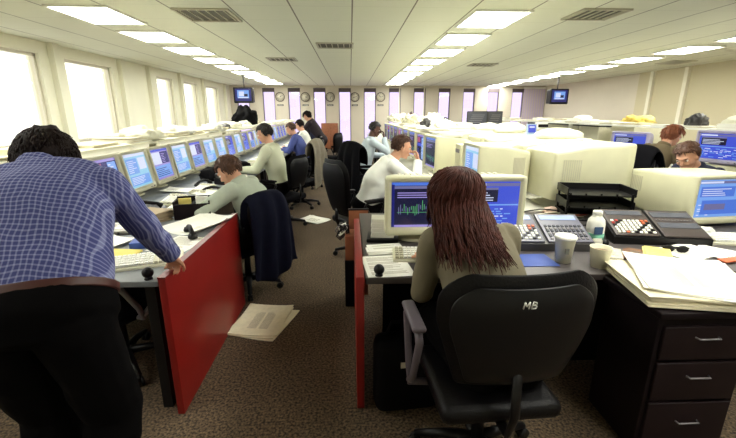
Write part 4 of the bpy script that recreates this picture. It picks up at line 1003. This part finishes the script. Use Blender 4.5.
def short_hair(par, T, m, seed=1, s=1.0, n=500, back=-.55, front=.28, lift=.012, L=.035):
    rnd = random.Random(seed); f = MB(); S = Vector((.080, .101, .097))*s; c0 = Vector((0, -.014, .024))*s
    def ok(d): return (d.z > back+.0 if d.y < .15 else d.z > front+ .25*max(0, d.y)) and not (d.y > -.05 and d.z < front and abs(d.x) > .3 and d.z < -.15)
    bm = bmesh.new(); bmesh.ops.create_icosphere(bm, subdivisions=4, radius=1)
    for q in [q for q in bm.faces if not ok(q.calc_center_median().normalized())]: bm.faces.remove(q)
    for v in [v for v in bm.verts if not v.link_faces]: bm.verts.remove(v)
    bm.verts.index_update(); vs = []
    for v in bm.verts:
        d = v.co.normalized(); k = 1+lift/.09*(.6+.8*noise.noise(d*4+Vector((seed, 0, 0))))+.06*max(0, d.z)
        vs.append(tuple(c0+Vector((d.x*S.x, d.y*S.y, d.z*S.z))*k))
    fs = [[v.index for v in q.verts] for q in bm.faces]; bm.free()
    N = len(vs); inner = [tuple(c0+(Vector(p)-c0)*.84) for p in vs]
    edges = {}
    for q in fs:
        for a, b_ in zip(q, q[1:]+q[:1]): edges[(a, b_)] = 1
    rim = [(a, b_) for (a, b_) in edges if (b_, a) not in edges]
    allf = fs+[[N+a for a in reversed(q)] for q in fs]+[[b_, a, N+a, N+b_] for a, b_ in rim]
    f.add(vs+inner, allf, m, True, T)
    for i in range(n):
        d = Vector((rnd.gauss(0, 1), rnd.gauss(0, 1), rnd.gauss(0, 1))).normalized()
        if not ok(d): continue
        p = c0+Vector((d.x*S.x, d.y*S.y, d.z*S.z))*1.04; g = Vector((d.x*.4, .35 if d.z > .5 else -.25, -.8)); g = (g-d*g.dot(d)).normalized()
        l = L*rnd.uniform(.6, 1.2); j = Vector((rnd.gauss(0, .15), rnd.gauss(0, .15), 0)); pts = [p-d*.004, p+g*l*.5+d*.008+j*.01, p+g*l+d*.006+j*.02]
        f.tube([tuple(T @ q) for q in pts], [.005*s, .0045*s, .0008], m, 4)
    return f.build('hair', par)
def person(lab, loc, rz, pel, chest, neck, head, hdir, hup=(0, 0, 1), seated=True, handL=None, handR=None, skin=SKIN, shirt=None, trousers=None, shoes=BLACKM, hair=None,
           vox=.010, cv=.012, knees=None, feet=None, width=1.0, face=False, poleL=None, poleR=None, hfL=(0, 1, -.2), hfR=(0, 1, -.2), hnL=(0, 0, 1), hnR=(0, 0, 1), curlL=.5, curlR=.5, sleeve=.97, side=(1, 0, 0), belt=False, waist=1.0, collar=True, tie=None, seed=1, wr=.006, hairargs={}, lips=LIP, longhair=None, kpole=(0, 1, .5), bulk=1.0, shl=0.0):
    t = thing('person', lab, 'person', loc, rz)
    pel, chest, neck, head = map(Vector, (pel, chest, neck, head)); side = Vector(side).normalized()
    up = (neck-chest).normalized(); wc = (pel+chest)/2
    fwd = side.cross((chest-pel).normalized())*-1
    sh = [neck-up*(.055+shl)+side*q*.175*width for q in (-1, 1)]
    sk = (chest-pel).normalized()
    hips = [pel+side*q*.09*width-sk*.03 for q in (-1, 1)]
    if feet is None: feet = [(q*.12, .40, .085) for q in (-1, 1)] if seated else [(q*.11, 0, .085) for q in (-1, 1)]
    legs = []
    for i, q in enumerate((-1, 1)):
        kn, an = ik(hips[i], feet[i], .43, .42, Vector(kpole)+Vector((q*.15, 0, 0))); legs.append((hips[i], kn, an))
    tgt = [handL or (-.2, .45, neck.z-.3), handR or (.2, .45, neck.z-.3)]; arms = []
    for i, q in enumerate((-1, 1)):
        pole = (poleL, poleR)[i] or (q*.6, -.3, -1); el, wr_ = ik(sh[i], tgt[i], .29, .26, pole); arms.append((sh[i], el, wr_))
    T = frame(head, hdir, hup)
    J = [(pel-sk*.09, .10*width, .085), (pel, .165*width, .112*bulk), (pel.lerp(chest, .45), .142*width*waist, .10*bulk*waist), (chest, .165*width, .115*bulk), (neck-up*.075, .155*width, .092), (neck-up*.02, .075, .062), (neck+up*.01, .058, .058)]
    f = MB(); m = skin
    spine_rings(f, J, side, m)
    nb = T @ Vector((0, -.025, -.06)); limb(f, [neck-up*.03, (neck+nb)/2, nb], [.060, .054, .052], m)
    head_geo(f, T, m)
    for (a, b_, c), q, hf, hn, cu in zip(arms, (-1, 1), (hfL, hfR), (hnL, hnR), (curlL, curlR)):
        limb(f, [a, b_, c], [.052, .038, .026], m); hand(f, c, hf, hn, m, -q if True else q, cu)
    for i, (a, b_, c) in enumerate(legs):
        limb(f, [a, b_, c], [.085, .055, .037], m); fw = Vector((0, 1, 0)); f.ball(tuple(c+fw*.06-Vector((0, 0, .045))), (.04, .12, .035), m, 12)
    bake(f, 'body', t, vox, skin, 2)
    # clothes
    if shirt:
        f = MB(); g = .012
        Js = [(pel-sk*.03, .165*width, .112*bulk)]+J[1:5]+[(neck-up*.028, .085, .07)]
        spine_rings(f, Js, side, shirt, grow=g+.004)
        for a, b_, c in arms:
            e = b_.lerp(c, sleeve); limb(f, [a, b_, e], [.066, .055, .043], shirt, capend=False)
        if collar: limb(f, [neck-up*.03, neck+up*.022], [.078, .070], shirt, capend=False, capstart=True)
        bake(f, 'shirt', t, cv, shirt, 3, wr, seed)
    if trousers:
        f = MB(); g = .022
        spine_rings(f, [(pel-sk*.10, .11*width, .09), (pel-sk*.02, .172*width, .12*bulk), (pel+sk*.05, .165*width, .116*bulk)], side, trousers, grow=g)
        for a, b_, c in legs: limb(f, [a, b_, b_.lerp(c, .97)], [.112, .092, .078], trousers, capend=False)
        bake(f, 'trousers', t, cv, trousers, 3, .006, seed+3)
    for i, (a, b_, c) in enumerate(legs):
        f = MB(); fw = Vector((0, 1, 0)); p = c+fw*.055; f.ball((p.x, p.y, .042), (.05, .14, .042), shoes, 16); f.ball((c.x, c.y-.01, .06), (.046, .055, .05), shoes, 14); f.build('shoe', t)
    if belt:
        f = MB(); spine_rings(f, [(pel+sk*.04, .17*width, .116*bulk), (pel+sk*.066, .17*width, .116*bulk)], side, mat('brown_belt', srgb(70, 34, 30), .45), grow=.024); bt = f.build('belt', t)
    if face or face is None:
        for q in (-1, 1):
            f = MB(); f.ball((q*.032, .073, .0), (.0135, .012, .0085), EYEW, 12, M=T); f.ball((q*.032, .082, .0), (.006, .0045, .006), EYED, 10, M=T); f.build('eye', t)
            f = MB(); f.tube([tuple(T @ Vector((q*.018, .093, .020))), tuple(T @ Vector((q*.034, .091, .026))), tuple(T @ Vector((q*.05, .078, .020)))], [.003, .0042, .002], hair or BLACKM, 6, ); f.build('eyebrow', t)
        f = MB(); f.ball((0, .0925, -.0625), (.021, .006, .0045), lips, 12, M=T); f.ball((0, .092, -.0715), (.018, .006, .005), lips, 12, M=T); f.build('lips', t)
    if hair and not longhair: short_hair(t, T, hair, seed, **hairargs)
    if tie:
        f = MB(); ns = neck-up*.02; fr = side.cross(up)*-1
        pts = [neck+up*.0+fr*.08, chest.lerp(neck, .6)+fr*.125, chest+fr*.14, chest.lerp(pel, .4)+fr*.135]
        f.tube(pts, [.014, .02, .026, .034], tie, 8, flat=.3); f.build('tie', t)
    return t, T, dict(sh=sh, arms=arms, legs=legs)

def check_mat(name, base, linec, per, rot):
    m = bpy.data.materials.new(name); m.use_nodes = True; nt = m.node_tree; b = nt.nodes['Principled BSDF']
    tc = nt.nodes.new('ShaderNodeTexCoord'); mp = nt.nodes.new('ShaderNodeMapping'); mp.inputs['Rotation'].default_value = rot
    nt.links.new(tc.outputs['Object'], mp.inputs[0]); sp = nt.nodes.new('ShaderNodeSeparateXYZ'); nt.links.new(mp.outputs[0], sp.inputs[0])
    nz = nt.nodes.new('ShaderNodeTexNoise'); nz.inputs['Scale'].default_value = 5; nt.links.new(tc.outputs['Object'], nz.inputs[0])
    outs = []
    for k in (0, 2):
        a = nt.nodes.new('ShaderNodeMath'); a.operation = 'MULTIPLY_ADD'; a.inputs[1].default_value = .05; nt.links.new(nz.outputs['Fac'], a.inputs[0]); nt.links.new(sp.outputs[k], a.inputs[2])
        p = nt.nodes.new('ShaderNodeMath'); p.operation = 'PINGPONG'; p.inputs[1].default_value = per/2; nt.links.new(a.outputs[0], p.inputs[0])
        r = nt.nodes.new('ShaderNodeMapRange'); r.inputs[1].default_value = per*.10; r.inputs[2].default_value = per*.2; r.inputs[3].default_value = 1; r.inputs[4].default_value = 0
        nt.links.new(p.outputs[0], r.inputs[0]); outs.append(r.outputs[0])
    s = nt.nodes.new('ShaderNodeMath'); s.operation = 'ADD'; nt.links.new(outs[0], s.inputs[0]); nt.links.new(outs[1], s.inputs[1])
    h = nt.nodes.new('ShaderNodeMath'); h.operation = 'MULTIPLY'; h.inputs[1].default_value = .5; h.use_clamp = True; nt.links.new(s.outputs[0], h.inputs[0])
    mx = nt.nodes.new('ShaderNodeMix'); mx.data_type = 'RGBA'; mx.inputs['A'].default_value = (*base, 1); mx.inputs['B'].default_value = (*linec, 1)
    nt.links.new(h.outputs[0], mx.inputs['Factor']); nt.links.new(mx.outputs['Result'], b.inputs['Base Color']); b.inputs['Roughness'].default_value = .85
    return m
CHECK = check_mat('blue_checked_cotton', srgb(62, 68, 128), srgb(150, 156, 198), .0145, (R(50), 0, 0))
HBLK = mat('black_hair', srgb(26, 20, 20), .5, bump=.4, bscale=90); HDBR = mat('dark_brown_hair', srgb(30, 20, 18), .7, spec=.2, var=.3, scale=40); HBR = mat('brown_hair', srgb(82, 52, 36), .5, var=.25, scale=40)
HAUB = mat('auburn_hair', srgb(140, 80, 50), .5, var=.25, scale=40); HLONG = mat('reddish_brown_hair', srgb(66, 30, 22), .65, spec=.2, var=.35, scale=25)
SH_GREY = mat('grey_green_shirt', srgb(168, 176, 160), .85, var=.04, scale=30); SH_CREAM = mat('pale_cream_shirt', srgb(205, 208, 182), .85); SH_WHITE = mat('white_shirt', srgb(250, 252, 246), .8); SH_PALE = mat('pale_blue_shirt', srgb(196, 208, 218), .85)
SH_BLUE = mat('mid_blue_shirt', srgb(72, 84, 150), .85); SH_KHAKI = mat('khaki_blouse', srgb(112, 104, 82), .8, bump=.15, bscale=60); SH_BLACK = mat('black_top', srgb(34, 22, 30), .85); SH_BROWN = mat('olive_brown_top', srgb(106, 92, 68), .85); SH_NAVY = mat('navy_top', srgb(30, 34, 60), .85)
TR_BLACK = mat('black_trousers', srgb(11, 10, 11), .95, spec=.05); TIE = mat('dark_red_tie', srgb(110, 40, 50), .6)

# standing man in the checked shirt, leaning onto the red panel
person('man in blue checked shirt leaning over the front left desk, back to camera', (-.98, 1.13, 0), R(6), (0, 0, .93), (-.04, .17, 1.19), (-.10, .33, 1.335), (-.16, .47, 1.325), (-.2, 1, -.7), (0, .6, .7), seated=False,
       handR=(.20, .66, .842), handL=(-.42, .62, .79), shirt=CHECK, trousers=TR_BLACK, hair=HDBR, vox=.0075, cv=.009, feet=[(-.085, .05, .085), (.085, -.02, .085)], width=1.2, bulk=1.15, waist=1.14, shl=.035,
       poleR=(1, -.2, -.5), poleL=(-1, 0, 0), hfR=(-.15, .6, -.45), hnR=(.35, .5, .8), hfL=(0, 1, -.3), belt=True, seed=3, wr=.009, curlR=.9, hairargs=dict(n=2600, back=-.5, lift=.016, L=.03, s=1.12), kpole=(0, 1, 0), sleeve=.93)
# seated woman with long hair
tw, TW, info = person('woman with long reddish brown hair in a khaki blouse, back to camera', (.60, 1.43, 0), R(6), (0, -.04, .56), (-.02, .12, .84), (-.055, .25, 1.05), (-.09, .33, 1.165), (-.15, 1, -.25), seated=True,
       handR=(.10, .50, .80), handL=(-.16, .52, .80), shirt=SH_KHAKI, trousers=TR_BLACK, hair=HLONG, vox=.009, cv=.010, width=.96, bulk=1.25, waist=1.25, shl=.02, poleR=(.3, -.35, -1), poleL=(-.25, -.35, -1), longhair=True, seed=5, wr=.006, collar=False, feet=[(-.12, .38, .085), (.13, .36, .085)])
f = MB(); rnd = random.Random(4)
cT = TW @ Vector((0, -.012, .02))
f2 = MB()
f2.ball(tuple(cT), (.09, .104, .104), HLONG, 18)
f2.ball((cT.x+.0, cT.y-.055, cT.z-.07), (.088, .07, .11), HLONG, 18); f2.ball((cT.x+.01, cT.y-.13, cT.z-.15), (.105, .06, .10), HLONG, 18)
hr = bake(f2, 'hair', tw, .009, HLONG, 4, .012, 2, 14)
for i in range(950):
    a = rnd.uniform(PI*.62, PI*2.38) ; a = rnd.uniform(0, 2*PI)
    d = Vector((math.cos(a), math.sin(a), 0))
    if d.y > .45: continue
    L = rnd.uniform(.33, .47) if d.y < .1 else rnd.uniform(.22, .30); n = 14; ph = rnd.uniform(0, 6.28); wv = rnd.uniform(.006, .02); top = rnd.uniform(.0, .5)
    pts = []; rs = []
    for k in range(n):
        u = k/(n-1); s_ = u*L
        ang = min(s_/.105+top, PI*.58)
        r = math.sin(ang); z = cT.z+.108*math.cos(ang); over = max(0, s_-(PI*.58-top)*.105)
        x = cT.x+d.x*(.118*r+over*.13)+over*.01+wv*math.sin(u*13+ph); y = cT.y+d.y*.112*r-.012*r-over*(.85 if d.y < .1 else .3)+wv*math.cos(u*11+ph)
        z = z-over*(.72 if d.y < .1 else .93)
        pts.append((x, y-.004, z)); rs.append(.0046*(1-.8*u*u)+.0004)
    f.tube(pts, rs, HLONG, 4)
st_ = f.build('hair_strands', tw)
# left bench
person('man in grey green shirt writing at the left bench, nearest seated man', (-.78, 3.20, 0), R(78), (0, -.02, .57), (0, .05, .84), (0, .15, .99), (.0, .23, 1.07), (.06, 1, -.65), (0, .5, .8), handR=(.22, .5, .79), handL=(-.14, .52, .79), shirt=SH_GREY, trousers=TR_BLACK, hair=HBR, vox=.009, cv=.011, face=True, seed=7, hairargs=dict(n=700), width=1.0, poleL=(-1, -.2, -.4), poleR=(1, -.2, -.4))
person('man with black hair in pale cream shirt sitting upright at the left bench', (-.98, 5.35, 0), R(82), (0, 0, .57), (0, .05, .88), (0, .1, 1.12), (0, .17, 1.27), (.05, 1, -.35), handR=(.18, .46, .80), handL=(-.18, .46, .80), shirt=SH_CREAM, trousers=TR_BLACK, hair=HBLK, face=True, seed=8, hairargs=dict(n=500), width=1.05)
person('man in mid blue shirt at the left bench beyond the taupe coat', (-.98, 8.3, 0), R(85), (0, 0, .57), (0, .07, .86), (0, .17, 1.08), (0, .25, 1.22), (.05, 1, -.4), handR=(.18, .5, .80), handL=(-.18, .5, .80), shirt=SH_BLUE, trousers=TR_BLACK, hair=HBR, vox=.014, cv=.016, seed=9, hairargs=dict(n=200))
person('person in a white shirt at the far left bench before the woman in black', (-1.0, 9.3, 0), R(85), (0, 0, .57), (0, .04, .88), (0, .1, 1.12), (0, .17, 1.26), (.3, 1, -.4), handR=(.18, .48, .80), handL=(-.18, .48, .80), shirt=SH_WHITE, trousers=TR_BLACK, hair=HDBR, vox=.014, cv=.016, seed=10, hairargs=dict(n=200))
person('woman in black standing and leaning beside the far left bench', (-.83, 10.6, 0), R(75), (0, -.08, .86), (0, .10, 1.13), (0, .22, 1.34), (0, .31, 1.46), (0, 1, -.6), seated=False, handR=(.2, .6, .95), handL=(-.2, .6, .95), shirt=SH_BLACK, trousers=SH_BLACK, hair=HDBR, vox=.014, cv=.016, seed=11, hairargs=dict(n=300, back=-.9, L=.08), kpole=(0, 1, 0), width=.95)
person('small distant person in navy at the end of the left bench', (-1.05, 12.3, 0), R(70), (0, 0, .57), (0, .05, .88), (0, .1, 1.12), (0, .16, 1.26), (0, 1, -.3), handR=(.18, .45, .80), handL=(-.18, .45, .80), shirt=SH_NAVY, trousers=TR_BLACK, hair=HBLK, vox=.016, cv=.018, seed=12, hairargs=dict(n=150))
# middle bench
person('man in a white shirt and dark red tie resting his chin on his hand', (.14, 4.1, 0), R(-84), (0, .02, .56), (0, .15, .84), (0, .31, 1.06), (0, .41, 1.185), (.05, 1, -.22), handR=(.10, .56, 1.05), handL=(-.16, .52, .80), shirt=SH_WHITE, trousers=TR_BLACK, hair=HBR, vox=.008, cv=.010, face=True, seed=13, hairargs=dict(n=800, L=.025, lift=.006, front=.36), width=1.08, bulk=1.1,
       poleR=(.6, .3, -1), poleL=(-1, 0, -.5), hfR=(-.35, -.1, 1), hnR=(.2, 1, .1), curlR=1.3, tie=TIE, wr=.008)
person('dark skinned man in a pale blue shirt holding his hand to his face', (.2, 6.7, 0), R(-78), (0, .02, .57), (0, .07, .87), (0, .16, 1.12), (0, .23, 1.27), (.25, 1, -.35), handR=(.08, .36, 1.13), handL=(-.2, .48, .80), skin=SKIND, shirt=SH_PALE, trousers=TR_BLACK, hair=HBLK, face=True, lips=LIPD, seed=14, hairargs=dict(n=200, lift=.004, L=.012), vox=.01, cv=.012,
       poleR=(.6, 0, -1), hfR=(-.2, .0, 1), hnR=(.2, 1, .1), curlR=1.0)
# right side
person('man with brown hair looking down behind the right edge monitor', (3.34, 3.40, 0), R(98), (0, 0, .57), (0, .1, .85), (0, .24, 1.06), (0, .36, 1.16), (-.35, 1, -.55), (0, .4, .9), handR=(.2, .46, .80), handL=(-.2, .46, .80), shirt=SH_NAVY, trousers=TR_BLACK, hair=HBR, face=True, vox=.009, cv=.012, seed=15, hairargs=dict(n=600))
make_chair('black chair of the brown haired man behind the right edge monitor', (3.36, 3.40, 0), R(98), m=BLACKF, bh=.36)
person('auburn haired woman in olive brown leaning toward the blue screens at right', (3.55, 4.5, 0), R(-75), (0, -.14, .6), (0, .03, .9), (0, .2, 1.16), (0, .31, 1.27), (.15, 1, -.5), (0, .4, .9), handR=(.2, .42, .80), handL=(-.2, .42, .80), shirt=SH_BROWN, trousers=TR_BLACK, hair=HAUB, face=True, vox=.01, cv=.012, seed=16, hairargs=dict(n=500, back=-.95, L=.08), width=1.0)
make_chair('black chair of the auburn haired woman at right', (3.47, 4.52, 0), R(-75), m=BLACKF, bh=.4)

# ------------------------------------------------------------------ camera and light
cam = bpy.data.cameras.new('camera'); co = bpy.data.objects.new('camera', cam); COL.objects.link(co)
cam.sensor_width = 36; cam.lens = 389/736*36; cam.clip_start = .05
co.location = (0, 0, 1.53); co.rotation_euler = (R(90-15.2), 0, R(-2.56)); scn.camera = co
w = bpy.data.worlds.new('sky'); scn.world = w; w.use_nodes = True; nt = w.node_tree; bg = nt.nodes['Background']
bg.inputs[0].default_value = (.96, .96, 1.0, 1); bg.inputs[1].default_value = 1.35
scn.view_settings.view_transform = 'Standard'; scn.view_settings.look = 'None'; scn.view_settings.gamma = 1; scn.view_settings.exposure = 0.7; scn.view_settings.use_curve_mapping = False
